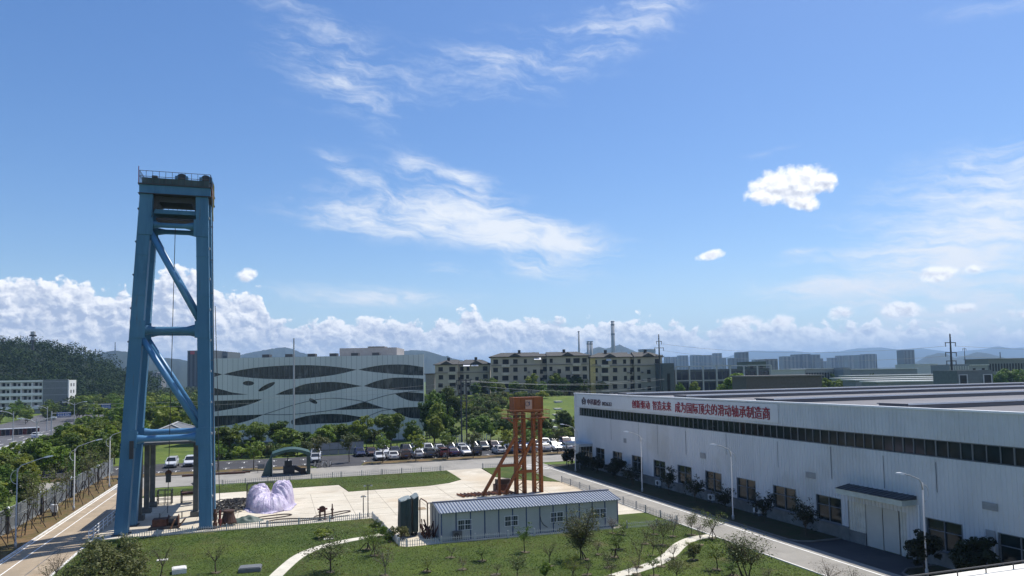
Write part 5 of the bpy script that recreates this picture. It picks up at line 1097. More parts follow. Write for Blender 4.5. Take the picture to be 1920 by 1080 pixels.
for z in (h*.4, h*.73, h+1.): MB().box(0, -1.8, z, w, -1.35, z+.35).build('frame_beam', facw, t, local=True)
block(1398, 1434, 678, 285, 12, grn, 'plant_room', 'green grey roof block rising behind the framed office', 'building', ((.8, .12, 2, .3),))
block(1396, 1537, 706, 195, 12, brick, 'brick_building', 'long low dull brick building just beyond the hall roof', 'brick building', ((.55, .16, 9, .45),), roof=mat('brick_coping', (.18, .165, .155)))
block(1441, 1506, 694, 430, 20, facw, 'factory_shed', 'white low factory with a row of small windows left of three', 'factory', ((.55, .2, 9, .4),), roof=litr)
block(1507, 1577, 691.5, 440, 20, mat('factory_pale', (.30, .29, .29)), 'factory_shed', 'low pale factory with close set dark window openings, between two others', 'factory', ((.5, .36, 14, .7),), roof=litr)
block(1578, 1592, 689, 435, 18, facg, 'stair_tower', 'plain grey block joining the pale and blue grey factories', 'building')
block(1593, 1716, 692.5, 445, 20, facg, 'factory_shed', 'long blue grey low factory with spaced windows, right of three', 'factory', ((.55, .22, 13, .35),), roof=litr)
for k, (p0, p1, y, d, lab) in enumerate(((1590, 1785, 704, 330, 'long low shed with a white roof edge, farthest of four'), (1575, 1795, 708.5, 290, 'long low shed with a pale roof edge, second farthest of four'), (1600, 1790, 712, 255, 'long low shed with a pale roof edge, third farthest of four'), (1640, 1780, 716, 230, 'short low shed with a white roof edge, nearest of four'))):
    block(p0, p1, y, d, 9, facg, 'low_shed', lab, 'shed', roof=litr, group='low sheds beyond the hall roof')
t, w, h = block(1790, 1857, 694, 185, 9, mat('plaster_greygreen', (.13, .15, .15), .8), 'roof_house', 'plain grey green flat roofed house with two white framed doors', 'house')
for u in (.16, .84): d_ = MB().box(w*u-.75, -.1, h-4.6, w*u+.75, -.02, h-1.1).build('door', mat('door_dark', (.02, .025, .028)), t, local=True); MB().box(w*u-1.0, -.14, h-4.6, w*u-.76, -.03, h-.9).box(w*u+.76, -.14, h-4.6, w*u+1.0, -.03, h-.9).box(w*u-.755, -.14, h-1.09, w*u+.755, -.03, h-.9).build('frame', facw, d_, local=True)
block(1776, 1814, 683, 370, 14, facg, 'workers_block', 'grey block with white balcony rows above the grey green house', 'building', ((.7, .1, 8, .6), (.85, .1, 8, .6)), winm=facw)
block(1814, 1848, 685, 380, 14, mat('pale_grey_wall', (.27, .29, .30)), 'flat_block', 'pale grey flat block with two small windows above the grey green house', 'building', ((.8, .12, 2, .3),), roof=litr)
block(1850, 1925, 673, 420, 18, mat('far_factory', (.16, .175, .17)), 'ribbed_factory', 'grey green ribbed factory at the right edge', 'factory', ((.35, .2, 14, .5), (.68, .2, 14, .5)), roof=facg)
block(1672, 1700, 690.5, 700, 30, facw, 'white_hall', 'small white hall at the foot of the tall dark tower', 'hall'); block(1712, 1755, 683, 900, 40, facw, 'white_hall', 'low white hall right of the tall dark tower', 'hall', roof=litr)
tw_ = [mat('tower_block_a', (.17, .175, .18), .8), mat('tower_block_b', (.21, .20, .205), .8), mat('tower_block_c', (.14, .15, .165), .8)]
twg = mat('tower_window', (.06, .065, .075), .3)
TW = [(1246, 1256, 669, 2400), (1259.5, 1269, 669, 2400), (1271, 1289, 666.4, 2300), (1295.5, 1314, 665.7, 2250), (1316, 1333.5, 665.7, 2250), (1338, 1352, 662, 2200), (1352, 1360, 671, 2150), (1369, 1384, 671.4, 1500), (1382, 1402, 660, 1550), (1433, 1456, 673, 900), (1414, 1422, 674, 1700), (1466, 1489, 668, 1700), (1488, 1503, 664.5, 1750), (1504, 1518, 663.7, 1750), (1520, 1536, 664.7, 1750), (1536, 1541, 672, 1700), (1541, 1556, 677, 2300), (1555, 1568, 670.8, 2200), (1571, 1584.5, 666.7, 2200), (1588, 1604, 666, 2150), (1607, 1620, 665.5, 2000), (1620, 1640, 663.7, 2000), (1692, 1712.5, 656, 1600)]
for i, (a_, e_, y, d) in enumerate(TW):
    lab = 'dark square tower block standing alone right of the city skyline' if i == len(TW)-1 else f'hazy grey tower block, {ORD[i]} from the left on the city skyline'
    block(a_, e_, y, d, 25, tw_[2] if i in (7, 8, 22) else tw_[i % 2], 'tower_block', lab, 'tower block', vert=max(2, int((e_-a_)/6)), winm=twg, group='tower blocks on the skyline')
block(352, 398, 657, 900, 40, mat('far_dark_office', (.075, .082, .09)), 'dark_office', 'dark office tower with a small red mark behind the blue tower', 'office building', vert=6)
A = D(361, 661, 895); tag(MB().box(A.x-2.2, A.y-1, A.z-2, A.x+2.2, A.y-.6, A.z+1.6).box(A.x-1.2, A.y-1.1, A.z-1, A.x+1.2, A.y-1.01, A.z+.6).build('roof_sign', mat('red_sign', (.4, .03, .03))), 'small red sign at the top of the dark office tower', 'sign')
block(398, 427, 659.5, 920, 40, mat('far_office_grey', (.11, .12, .13)), 'grey_office', 'grey flat topped building right behind the office roof edge', 'office building', ((.8, .1, 3, .7),))
for i, (a_, e_, y) in enumerate(((275, 285, 699), (287, 295, 698), (296, 304, 699))): block(a_, e_, y, 1300, 16, tw_[1], 'housing_block', f'pale housing block in the valley, {ORD[i]} of three from the left', 'housing block', vert=2, winm=twg, group='housing blocks in the valley')
block(797, 814, 702, 290, 9, mat('small_house_wall', (.24, .21, .19)), 'small_house', 'small house with a purple tiled roof left of apartments', 'house', roof=mat('purple_tile', (.07, .05, .055)))
# chimneys
chm = mat('chimney_concrete', (.30, .30, .30), .8, var=.06); chb = mat('chimney_band', (.12, .13, .14))
def chimney(px, top, dist, r0, r1, label, bands=0):
    p = D(px, top, dist); t = thing('chimney', label, 'chimney', (p.x, p.y, 0)); MB().tube((p.x, p.y, 0), (p.x, p.y, p.z), r0, r1, 14).build('shaft', chm, t, smooth=True)
    MB().tube((p.x, p.y, p.z), (p.x, p.y, p.z+1.2), r1+.25, r1+.25, 14).build('cap', chb, t)
    for k in range(bands): z = p.z*(.93-.16*k); MB().tube((p.x, p.y, z), (p.x, p.y, z+p.z*.03), r0+(r1-r0)*z/p.z+.2, r0+(r1-r0)*z/p.z+.15, 14).build('band', chb, t)
chimney(1148.5, 603, 1500, 4.6, 3.6, 'tallest grey chimney with dark bands above the yellow ended block', 2); chimney(1085, 622, 1450, 2.8, 1.7, 'slender pale chimney left of the tallest', 0)
chimney(1102.5, 641, 1300, 2.6, 2.6, 'short thick chimney, left of a close pair', 1); chimney(1108.5, 641, 1300, 2.6, 2.6, 'short thick chimney, right of a close pair', 1)
p = D(1213, 655, 1500); tag(MB().lathe([(24, 0), (20, 30), (17.5, 55), (18, p.z-3), (18.4, p.z)], (p.x, p.y, 0), 28).build('cooling_tower', mat('cooling_concrete', (.20, .23, .25)), smooth=True), 'broad flat topped cooling tower behind the apartment roofs', 'cooling tower')
def mast(px, top, dist, base, r, label, name='telecom_tower', rings=()):
    p = D(px, top, dist); t = thing(name, label, 'mast', (p.x, p.y, base)); MB().tube((p.x, p.y, base), (p.x, p.y, p.z), r, r*.4, 8).build('pole', pg, t)
    for dz, rr in rings: MB().tube((p.x, p.y, p.z-dz-.5), (p.x, p.y, p.z-dz+.5), rr, rr, 12).build('platform', pg, t); MB().tube((p.x, p.y, p.z-dz+.7), (p.x, p.y, p.z-dz+2.6), rr*.7, rr*.7, 8).build('antenna', galv, t)
mast(62, 622, 545, 36, .8, 'telecom tower with ring platforms on the wooded hill', rings=((2.5, 2.0), (6, 1.7))); mast(216, 641, 2500, 90, 2.2, 'thin radio mast on the hazy hill top', 'radio_mast'); mast(1643, 664, 1500, 0, 1.3, 'thin lattice mast right of the skyline towers', 'radio_mast'); mast(1875, 660, 1500, 0, 1.6, 'faint mast above the ribbed factory', 'radio_mast')

# ------------------------------------------------------------------ hills
def mountain(name, pts, dist, depth, m, sd, rough=.06, base_py=None):
    pts = [(AE(x, y)[0], D(x, y, dist).z) for x, y in pts]; az = np.linspace(pts[0][0], pts[-1][0], max(60, int((pts[-1][0]-pts[0][0])*9))); hz_ = np.interp(az, [p[0] for p in pts], [p[1] for p in pts])
    rows = 15; vs = []
    for j in range(rows):
        v = j/(rows-1)*2-1; dd = dist+v*depth
        for i, (a, h) in enumerate(zip(az, hz_)):
            q = max(0, 1-abs(v))**.8; n1 = mn.fractal(Vector((a*1.1+sd, v*2.2, sd)), 1., 2., 5)
            z = h*q*(1+(rough*3*n1 if abs(v) > .04 else 0))+(rough*.22*h*mn.fractal(Vector((a*9, sd, 0)), .8, 2., 4) if abs(v) < .3 else 0)
            vs.append((dd*math.sin(R(a)), dd*math.cos(R(a)), max(z, -2)-.5))
    n_ = len(az); b = MB(); b.add(vs, [(j*n_+i, j*n_+i+1, (j+1)*n_+i+1, (j+1)*n_+i) for j in range(rows-1) for i in range(n_-1)]); return struct(name, b, m, True)
hm1 = ground_mat('hill_forest', [(.014, .024, .016), ((.022, .034, .02), .01, .4, .62, .9), ((.010, .017, .011), .04, .5, .7, .7)], bump=0)
mountain('hill', [(100, 700), (150, 676), (172, 667), (200, 659), (215, 657), (235, 659), (262, 665), (300, 670), (335, 673), (355, 677), (400, 690), (430, 705)], 2600, 700, hm1, 1.3)
mountain('hill', [(380, 700), (430, 670), (460, 663), (490, 657), (520, 652), (536, 651), (548, 654), (562, 660), (590, 667), (620, 680), (650, 700)], 3800, 800, hm1, 2.7)
mountain('hill', [(690, 690), (720, 666), (745, 659), (775, 656), (795, 657), (815, 662), (835, 669), (870, 676), (905, 674), (940, 690)], 3000, 800, hm1, 3.9)
mountain('hill', [(970, 690), (985, 664), (1000, 659.5), (1012, 663), (1040, 680), (1075, 672), (1100, 660), (1113, 653), (1125, 650), (1135, 654), (1148, 650), (1162, 646), (1180, 654), (1200, 662), (1225, 672), (1250, 690)], 3600, 800, hm1, 5.2)
mountain('mountain', [(1180, 695), (1240, 676), (1300, 668), (1345, 676), (1384, 662), (1410, 657), (1447, 658), (1480, 657.5), (1522, 661), (1575, 658.5), (1605, 653.5), (1650, 651), (1687, 656), (1725, 652.5), (1755, 656.5), (1785, 660), (1815, 657), (1840, 655), (1871, 649), (1897, 653), (1925, 651), (1990, 655), (2100, 680)], 9500, 2500, hm1, 7.7, .04)
mountain('hill', [(1690, 690), (1715, 680), (1738, 668), (1759, 661.5), (1775, 663), (1790, 671), (1806, 668), (1832, 660), (1850, 662), (1870, 667), (1886, 671), (1905, 680), (1940, 692)], 4300, 700, hm1, 9.1)
near_hill = mountain('wooded_hill', [(-420, 690), (-260, 652), (-100, 640), (0, 644), (40, 644), (70, 649), (110, 659), (150, 671), (190, 690), (225, 702), (260, 711)], 600, 165, hm1, 11.4, .05)

# ------------------------------------------------------------------ trees and plants
bark = mat('bark', (.07, .052, .038), .9, var=.3, scale=4); barkp = mat('bark_pale', (.15, .125, .10), .9, var=.3, scale=4)
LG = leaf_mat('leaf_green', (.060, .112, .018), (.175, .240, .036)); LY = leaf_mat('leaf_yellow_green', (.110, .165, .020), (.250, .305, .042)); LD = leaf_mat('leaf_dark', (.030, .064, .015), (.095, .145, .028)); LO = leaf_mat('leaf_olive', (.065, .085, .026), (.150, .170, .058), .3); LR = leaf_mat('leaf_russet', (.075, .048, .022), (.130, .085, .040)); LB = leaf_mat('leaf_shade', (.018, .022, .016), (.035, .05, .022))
def leaf_mesh(name, seed, C, Rc, n_leaf, size, m, up=.45):
    g = np.random.default_rng(seed); C = np.asarray(C, float); Rc = np.broadcast_to(np.asarray(Rc, float), (len(C),)); nC = len(C); N = nC*n_leaf
    ci = np.repeat(np.arange(nC), n_leaf); d = g.normal(size=(N, 3)); d /= np.linalg.norm(d, axis=1)[:, None]; rr = Rc[ci]*g.uniform(.35, 1.08, N)**.6
    P = C[ci]+d*rr[:, None]*np.array([1, 1, .78])
    nrm = d*.55+np.array([0, 0, up])+g.normal(size=(N, 3))*.45; nrm /= np.linalg.norm(nrm, axis=1)[:, None]
    t = np.cross(nrm, g.normal(size=(N, 3))); t /= np.linalg.norm(t, axis=1)[:, None]; bb = np.cross(nrm, t); s = (size*g.uniform(.6, 1.35, N))[:, None]
    V = np.stack([P-t*s*.62, P-bb*s*.3+nrm*s*.06, P+t*s*.62, P+bb*s*.3+nrm*s*.06], 1).reshape(-1, 3)
    me = bpy.data.meshes.new(name); me.vertices.add(N*4); me.vertices.foreach_set('co', V.ravel()); me.loops.add(N*4); me.loops.foreach_set('vertex_index', np.arange(N*4, dtype=np.int32))
    me.polygons.add(N); me.polygons.foreach_set('loop_start', np.arange(0, N*4, 4, dtype=np.int32)); me.polygons.foreach_set('loop_total', np.full(N, 4, dtype=np.int32))
    at = me.attributes.new('tone', 'FLOAT', 'FACE'); tn = np.clip(g.uniform(0, 1, nC)[ci]*.75+g.uniform(0, .35, N), 0, 1); at.data.foreach_set('value', tn.astype(np.float32))
    me.materials.append(m); me.update(); me.validate(); return me
def crown_pts(g, lobes, n):
    out = []; rs = []
    for k in range(n):
        cx, cy, cz, rx, ry, rz = lobes[g.integers(len(lobes))]; d = g.normal(size=3); d /= np.linalg.norm(d); q = g.uniform(.45, 1.)**.5
        p = np.array([cx+d[0]*rx*q, cy+d[1]*ry*q, cz+d[2]*rz*q]); out.append(p); rs.append(g.uniform(.55, 1.05))
    return np.array(out), np.array(rs)
def mobj(name, me, parent): o = bpy.data.objects.new(name, me); COL.objects.link(o); o.parent = parent; return o
def make_tree(seed, m, H=8., R0=3., trunk=2.2, nc=70, nl=46, size=.36, name='broadleaf_tree', lob=5, bk=None):
    g = np.random.default_rng(seed); t = thing(name, '', 'tree'); hc = H-trunk
    lobes = [(0, 0, trunk+hc*.5, R0*.7, R0*.7, hc*.42)]
    for k in range(lob):
        a = g.uniform(0, 6.28); q = g.uniform(.3, .62)*R0; lobes.append((q*math.cos(a), q*math.sin(a), trunk+hc*g.uniform(.25, .8), R0*g.uniform(.32, .55), R0*g.uniform(.32, .55), hc*g.uniform(.18, .32)))
    C, rs = crown_pts(g, lobes, nc); mobj('crown', leaf_mesh('crown', seed+1, C, rs*R0*.27, nl, size, m), t)
    b = MB(); b.path([(0, 0, -.1), (.05, .02, trunk*.5), (-.04, .03, trunk), (.02, 0, trunk+hc*.55)], [.05*R0, .042*R0, .036*R0, .015*R0], 7)
    for k in range(6):
        a = g.uniform(0, 6.28); L = R0*g.uniform(.5, .8); z0 = trunk*g.uniform(.85, 1.2); b.path([(0, 0, z0), (L*.45*math.cos(a), L*.45*math.sin(a), z0+hc*.22), (L*math.cos(a), L*math.sin(a), z0+hc*g.uniform(.3, .55))], [.024*R0, .017*R0, .006*R0], 5)
    b.build('trunk', bk or bark, t, local=True); return t
def make_sapling(seed, m, H=3.2, spread=1.1, fork=.9, nbr=7, nl=26, size=.13, name='sapling', stems=1, crownlow=.45, dens=1., bk=None):
    g = np.random.default_rng(seed); t = thing(name, '', 'tree'); b = MB(); tips = []
    for s_ in range(stems):
        ox, oy = (g.normal(size=2)*.18 if stems > 1 else (0, 0)); lean = g.normal(size=2)*(.12 if stems > 1 else .04)
        top = np.array([ox+lean[0]*fork*2, oy+lean[1]*fork*2, fork]); b.path([(ox, oy, -.08), tuple((np.array([ox, oy, 0])+top)/2+[.02, .02, 0]), tuple(top)], [.055, .045, .036], 6)
        for k in range(nbr):
            a = 6.28*k/nbr+g.uniform(-.5, .5); L = spread*g.uniform(.45, 1.); hz_ = H*g.uniform(.5, 1.)
            e = np.array([top[0]+L*math.cos(a), top[1]+L*math.sin(a), hz_]); mid = top+(e-top)*.5+np.array([0, 0, .12*H])*g.uniform(.1, .6); b.path([tuple(top), tuple(mid), tuple(e)], [.026, .017, .006], 5)
            for q in np.linspace(crownlow, 1., int(5*dens)+2):
                p = (top*(1-q)**2+2*mid*q*(1-q)+e*q*q)
                for w_ in range(2):
                    o_ = p+g.normal(size=3)*np.array([.27, .27, .22])*spread; tips.append(o_); b.path([tuple(p), tuple(o_)], [.008, .004], 3)
    mobj('crown', leaf_mesh('crown', seed+1, tips, .24*spread**.5, max(2, int(nl*.62)), size*.95, m, .3), t); b.build('trunk', bk or bark, t, local=True); return t
def put(proto, x, y, z, sc, rz, label, group=None, cat=None, sz=None):
    o = proto if not proto.get('used') else copy_tree(proto); proto['used'] = 1
    o.location = (x, y, z); o.rotation_euler = (0, 0, rz); o.scale = (sc, sc, sz or sc); o['label'] = label
    if group: o['group'] = group
    elif 'group' in o: del o['group']
    if cat: o['category'] = cat
    return o
TG = [make_tree(100+i, LG, 8, 3.0+.25*(i % 3), 1.6, 96, 54, .42) for i in range(4)]; TY = [make_tree(120+i, LY, 7.5, 2.9, 1.5, 92, 54, .42) for i in range(3)]; TD = [make_tree(140+i, LD, 8.5, 2.8, 1.3, 96, 54, .42) for i in range(3)]; TO = [make_tree(150+i, LO, 7, 2.6, 1.8, 60, 40) for i in range(2)]
BU = [make_tree(160+i, mm, 2.2, 1.7, .3, 34, 34, .26, 'bush') for i, mm in enumerate((LG, LY, LD, LO))]
KN = {'g': TG, 'y': TY, 'd': TD, 'o': TO}; WK = {'g': 'green', 'y': 'light yellow green', 'd': 'dark green', 'o': 'olive green'}
def row(items, where, group, Hn=8., Rn=3.05, namer=None):
    items = sorted(items, key=lambda q: q[0])
    for i, (px, Y, top, w, kd, *zz) in enumerate(items):
        p = AY(px, top, Y); z0 = gz(p.x, Y)-.05 if not zz else zz[0]; H = max(2.2, p.z-z0); rad = w/2*(p-CAM).length/FPX; pr = KN[kd][i % len(KN[kd])]
        Hp = {'g': 8, 'y': 7.5, 'd': 8.5, 'o': 7}[kd]; put(pr, p.x, Y, z0, rad/3.1, random.uniform(0, 6.28), f'{WK[kd]} tree, {ORD[i]} from the left {where}', group, sz=H/Hp*1.02)
row([(430, 145, 802, 58, 'g'), (467, 147, 795, 52, 'g'), (410, 143, 830, 36, 'y'), (524, 151, 785, 58, 'd'), (535, 146, 805, 64, 'g'), (571, 152, 806, 34, 'd'), (604, 145, 800, 54, 'y'), (634, 150, 796, 42, 'g'), (675, 147, 784, 54, 'y'), (732, 149, 777, 56, 'g'), (772, 147, 786, 44, 'g'), (650, 152, 800, 40, 'd'), (700, 153, 800, 36, 'd'), (558, 143, 826, 32, 'y'), (590, 152, 812, 40, 'd'), (620, 143.5, 828, 26, 'y')], 'in the belt before the white office', 'trees between the car park and the white office building')
row([(813, 152, 755, 42, 'y'), (815, 148, 783, 44, 'y'), (838, 155, 756, 40, 'g'), (800, 158, 745, 40, 'd'), (850, 152, 795, 36, 'd'), (896, 150, 782, 46, 'g'), (920, 153, 792, 28, 'g'), (946, 149, 775, 36, 'd'), (975, 156, 790, 30, 'g'), (1000, 152, 785, 34, 'g'), (1023, 150, 777, 34, 'd'), (1052, 150, 768, 42, 'd'), (1072, 154, 778, 30, 'g')], 'at the foot of the hill', 'trees at the foot of the green hill')
row([(812, 178, 724, 50, 'd'), (842, 184, 722, 46, 'd'), (805, 170, 735, 46, 'g'), (850, 172, 736, 46, 'd')], 'on the shady left shoulder of the hill', 'trees on the left shoulder of the hill')
row([(907, 238, 706, 28, 'd'), (924, 236, 710, 26, 'y'), (940, 240, 716, 24, 'g'), (960, 238, 716, 28, 'g'), (978, 236, 718, 24, 'o'), (996, 240, 703, 32, 'y'), (1015, 238, 714, 26, 'g'), (1040, 242, 702, 36, 'y'), (1058, 238, 710, 26, 'g'), (1076, 240, 700, 32, 'd'), (1094, 238, 708, 30, 'g'), (1112, 242, 712, 28, 'y'), (1130, 238, 716, 28, 'g'), (1150, 240, 717, 28, 'g'), (1168, 242, 720, 26, 'o'), (1186, 240, 716, 28, 'g'), (1206, 238, 714, 28, 'y'), (1224, 242, 718, 26, 'g'), (1242, 240, 718, 26, 'g'), (890, 236, 718, 26, 'g'), (1262, 238, 722, 24, 'g')], 'along the hilltop before the apartments', 'trees along the top of the green hill')
row([(1372, 182, 704, 66, 'y', 3), (1300, 200, 716, 24, 'y', 3), (1275, 195, 719, 22, 'g', 3), (1400, 240, 694, 26, 'y', 3), (1424, 240, 696, 24, 'y', 3), (1546, 195, 711, 30, 'y', 4), (1572, 200, 712, 34, 'y', 4), (1600, 195, 713, 30, 'g', 4), (1630, 200, 712, 32, 'g', 4), (1660, 198, 714, 30, 'o', 4), (1690, 200, 713, 30, 'g', 4), (1735, 230, 700, 34, 'o', 4), (1758, 232, 703, 26, 'g', 4), (1637, 300, 694, 14, 'd', 2), (1560, 300, 697, 12, 'd', 2), (1872, 190, 700, 24, 'g', 4), (1900, 192, 693, 34, 'g', 4), (1918, 195, 692, 30, 'd', 4), (1860, 215, 698, 22, 'd', 4), (1700, 260, 709, 30, 'o', 4)], 'beyond the factory hall roof', 'trees beyond the factory hall')
# bushes over the hillside
k = 0; bl = []
for _ in range(3000):
    px = random.uniform(868, 1072); Y = random.uniform(160, 226); p = AY(px, 800, Y); x = p.x; z = gz(x, Y)
    if z < .8: continue
    v = Vector((x, Y, z))-CAM; 
    if random.random() > (.10 if Y < 205 else .5)+(.35 if px < 930 and Y > 180 else 0): continue
    if px > 1022 and Y < 218: continue
    bl.append((x, Y, z))
    if len(bl) >= 170: break
for x, y, z in bl: put(random.choice(BU), x, y, z-.15, random.uniform(.5, 1.25), random.uniform(0, 6.28), 'low green bush scattered over the grassy hillside', 'bushes on the hillside', 'bush')
for i, px in enumerate(range(1018, 1082, 7)): p = AY(px, 812, 147); put(BU[i % 3], p.x, 147+random.uniform(-1, 1), 0, random.uniform(1.0, 1.5), random.uniform(0, 6.28), f'leafy bush, {ORD[i]} from the left in the row behind the last cars', 'bushes behind the right end of the car park', 'bush')
for i, px in enumerate((402, 416, 432, 452, 470, 490, 510, 535, 552, 575, 596)): p = AY(px, 850, 142.2); put(BU[(i*3) % 4], p.x, 142.2, 0, random.uniform(.8, 1.3), i*1.3, f'low bush, {ORD[i]} from the left along the empty parking bays', 'bushes along the empty parking bays', 'bush')
# steps up the hill
b = MB(); stp = mat('step_stone', (.55, .53, .48), .8)
for i, (px, py, d) in enumerate(((1031, 769, 172), (1036, 763, 180), (1040, 757, 189), (1043, 751, 199), (1045, 746, 209), (1046, 741, 220))):
    p = D(px, py, d); z = gz(p.x, p.y); tag(MB().box(p.x-1.05, p.y-1.1, z-.3, p.x+1.05, p.y+1.1, z+.3).build('stone_landing', stp), f'pale stone landing, {ORD[i]} from the bottom of the hill path', 'steps', 'stone landings up the hill')
# trees left: between the mesh fence and the carriageway, and on towards the hill
g = random.Random(5); pts = []
def far_enough(x, y, dmin): return all((x-a)**2+(y-b_)**2 > dmin**2 for a, b_ in pts)
n1 = 0
for _ in range(4000):
    if n1 >= 74: break
    x, y = g.uniform(-47, -27.5), g.uniform(62, 178)
    if not far_enough(x, y, 3.7) or x < -42+ss(180, 120, y)*-4: continue
    H = g.uniform(3.6, 5.2) if y < 128 else g.uniform(5.5, 7.8)
    if x < -36 and y > 128: H = min(H, 5.)
    pts.append((x, y)); n1 += 1; kd = g.choice('ggdgoy' if y < 128 else 'gyygdg')
    put(g.choice(KN[kd]), x, y, -.05, H/8*g.uniform(.95, 1.2), g.uniform(0, 6.28), 'bushy green tree in the belt between mesh fence and dual carriageway', 'trees between the mesh fence and the carriageway', sz=H/8)
n2 = 0
FT = [make_tree(170+i, mm, 9, 3.4, 1.8, 56, 26, .62) for i, mm in enumerate((LG, LD, LY, LG))]
for _ in range(6000):
    if n2 >= 120: break
    px, Y = g.uniform(-40, 392), g.uniform(182, 400); p = AY(px, 800, Y); x = p.x
    if -92 < x < -44+(-8 if Y > 230 else 0) and Y < 300: continue
    if Y > 385 and px < 140 or not far_enough(x, Y, 5.2): continue
    pts.append((x, Y)); n2 += 1; H = g.uniform(6.5, 10) if px > 130 else g.uniform(5, 7.5)
    put(g.choice(FT), x, Y, -.1, H/9*g.uniform(.95, 1.25), g.uniform(0, 6.28), 'leafy tree in the woods between the carriageway and wooded hill', 'trees of the far wood on the left', sz=H/9)
# canopy of the wooded hill, one mass
hv = np.array([v.co[:] for v in near_hill.data.vertices]); idx = rng.integers(0, len(hv), 3000); pp = hv[idx]+rng.normal(size=(3000, 3))*np.array([9, 9, .5]); keep = pp[:, 2] > 1.5; pp = pp[keep]
dirs = np.hypot(pp[:, 0], pp[:, 1]); azp = np.degrees(np.arctan2(pp[:, 0], pp[:, 1])); pp = pp[(azp < 1) & (azp > -26) & (dirs < 640)]; pp[:, 2] += 2.2
wood = mobj('hill_wood', leaf_mesh('hill_wood', 77, pp, rng.uniform(3.0, 5.6, len(pp)), 60, 1.2, leaf_mat('leaf_hill', (.010, .026, .008), (.042, .068, .014), .12, .9)), None); wood['kind'] = 'stuff'; wood['label'] = 'dense dark wood covering the hill on the left'
# low wood filling the valley behind, one mass
vx = []
for _ in range(1500):
    px, Y = g.uniform(100, 400), g.uniform(400, 900); p = AY(px, 700, Y); vx.append((p.x, p.y, g.uniform(1.5, 6)))
wood = mobj('valley_wood', leaf_mesh('valley_wood', 78, np.array(vx), rng.uniform(3, 6, len(vx)), 32, 1.7, MATS['leaf_hill']), None); wood['kind'] = 'stuff'; wood['label'] = 'far wood filling the valley below the hazy hills'
vx = []
for _ in range(800):
    px, dd = g.uniform(1180, 1960), g.choice([500, 620, 800, 1100, 1400]); p = D(px, 690, dd*g.uniform(.95, 1.05)); vx.append((p.x, p.y, g.uniform(1, 4.)))
wood = mobj('plain_wood', leaf_mesh('plain_wood', 79, np.array(vx), rng.uniform(3, 6, len(vx)), 26, 2.2, MATS['leaf_hill']), None); wood['kind'] = 'stuff'; wood['label'] = 'far tree cover between the low factories'
# staked street saplings on the left verge
def stakes(t, r_, h, n_=3):
    for k in range(n_): a = 6.28*k/n_+.6; MB().tube((r_*math.cos(a), r_*math.sin(a), 0), (.05*math.cos(a), .05*math.sin(a), h), .045, .035, 5).build('stake', bark, t, local=True)
VS = []
for i in range(3):
    t = make_sapling(300+i, LO if i else LG, 6.2, 1.2, 3.0, 6, 10, .2, 'staked_tree', dens=.6); stakes(t, 1.25, 2.3); VS.append(t)
ys_ = [66, 69.3, 73.6, 76.9, 80.4, 83.7, 87.2, 90.1, 94.8, 98.4, 101.9, 105.6, 109.2, 113.1, 117]
for i, y in enumerate(ys_): put(VS[i % 3], -23.15+random.uniform(-.2, .2), y, .04, random.uniform(.85, 1.08), random.uniform(0, 6.28), f'thin staked sapling, {ORD[i]} from the near end of the left verge', 'staked saplings along the left road')
YT = [make_tree(470+i, mm, 5.6, 1.75, 2.2, 34, 34, .27, 'young_tree', 6) for i, mm in enumerate((LG, LO, LY))]
for i, (x, y) in enumerate(((17.2, 123.5), (11.9, 127), (22.9, 123.4), (28.6, 123.6), (33.2, 123.4), (39, 123.5), (44, 123.5), (49.5, 123.6), (-3.6, 123.4), (-9, 123.5), (6.8, 126.5))): put(YT[i % 3], x, y, .05, random.uniform(.8, 1.05), i*2.1, 'slim young tree on the verge in front of the parked cars', 'young trees on the car park verge')
# lawn plants
SOIL = MB()
def lawn(px, py, top, w, proto, label, H, Wd, cat='tree', group=None, z=.08, kf=1.):
    p = G(px, py, z); SOIL.prism([(p.x+random.uniform(.2, .48)*math.cos(a), p.y+random.uniform(.2, .48)*math.sin(a)) for a in np.linspace(0, 6.28, 14, endpoint=False)], z-.02, z+.045); h = AY(px, top, p.y).z-z; r_ = w*(p-CAM).length/FPX; return put(proto, p.x, p.y, z, r_/Wd*kf, random.uniform(0, 6.28), label, group, cat, sz=h/H)
sp_big = make_sapling(400, LO, 4.2, 1.2, .8, 9, 14, .115, stems=3, crownlow=.2, dens=1.7, name='shrub_tree'); sp_vase = [make_sapling(410+i, LO if i else LG, 3.2, 1.25, .85, 8, 15, .115, name='sapling', dens=1.3) for i in range(3)]
sp_red = [make_sapling(420+i, LR, 3.0, 1.1, .7, 9, 4, .10, name='sapling', dens=1.1, bk=barkp) for i in range(2)]; sp_bare = [make_sapling(430+i, LO, 3.2, 1., .9, 7, 4, .11, name='sapling', dens=.9) for i in range(2)]; sp_dome = make_sapling(440, LO, 4., 1.25, 1.6, 8, 9, .12, stems=4, crownlow=.35, dens=1.6, name='shrub_tree')
sp_thin = [make_sapling(450+i, LG, 3.2, .7, 1.2, 6, 14, .12, name='sapling') for i in range(2)]; wd_bush = thing('broad_shrub', '', 'shrub'); g_ = np.random.default_rng(461); C_ = []
for k in range(230):
    d_ = g_.normal(size=3); d_ /= np.linalg.norm(d_); q_ = g_.uniform(.35, 1.)**.5; hb_ = 1+.25*math.sin(3*math.atan2(d_[1], d_[0])+1); C_.append((d_[0]*2.1*q_*hb_, d_[1]*2.1*q_, .25+abs(d_[2])*2.1*q_*hb_))
mobj('crown', leaf_mesh('crown', 462, C_, .34, 40, .13, LO), wd_bush); b = MB()
for k in range(9): a = k*.7; b.path([(0, 0, 0), (.5*math.cos(a), .5*math.sin(a), .9), (1.1*math.cos(a), 1.1*math.sin(a), 1.8)], [.04, .03, .01], 5)
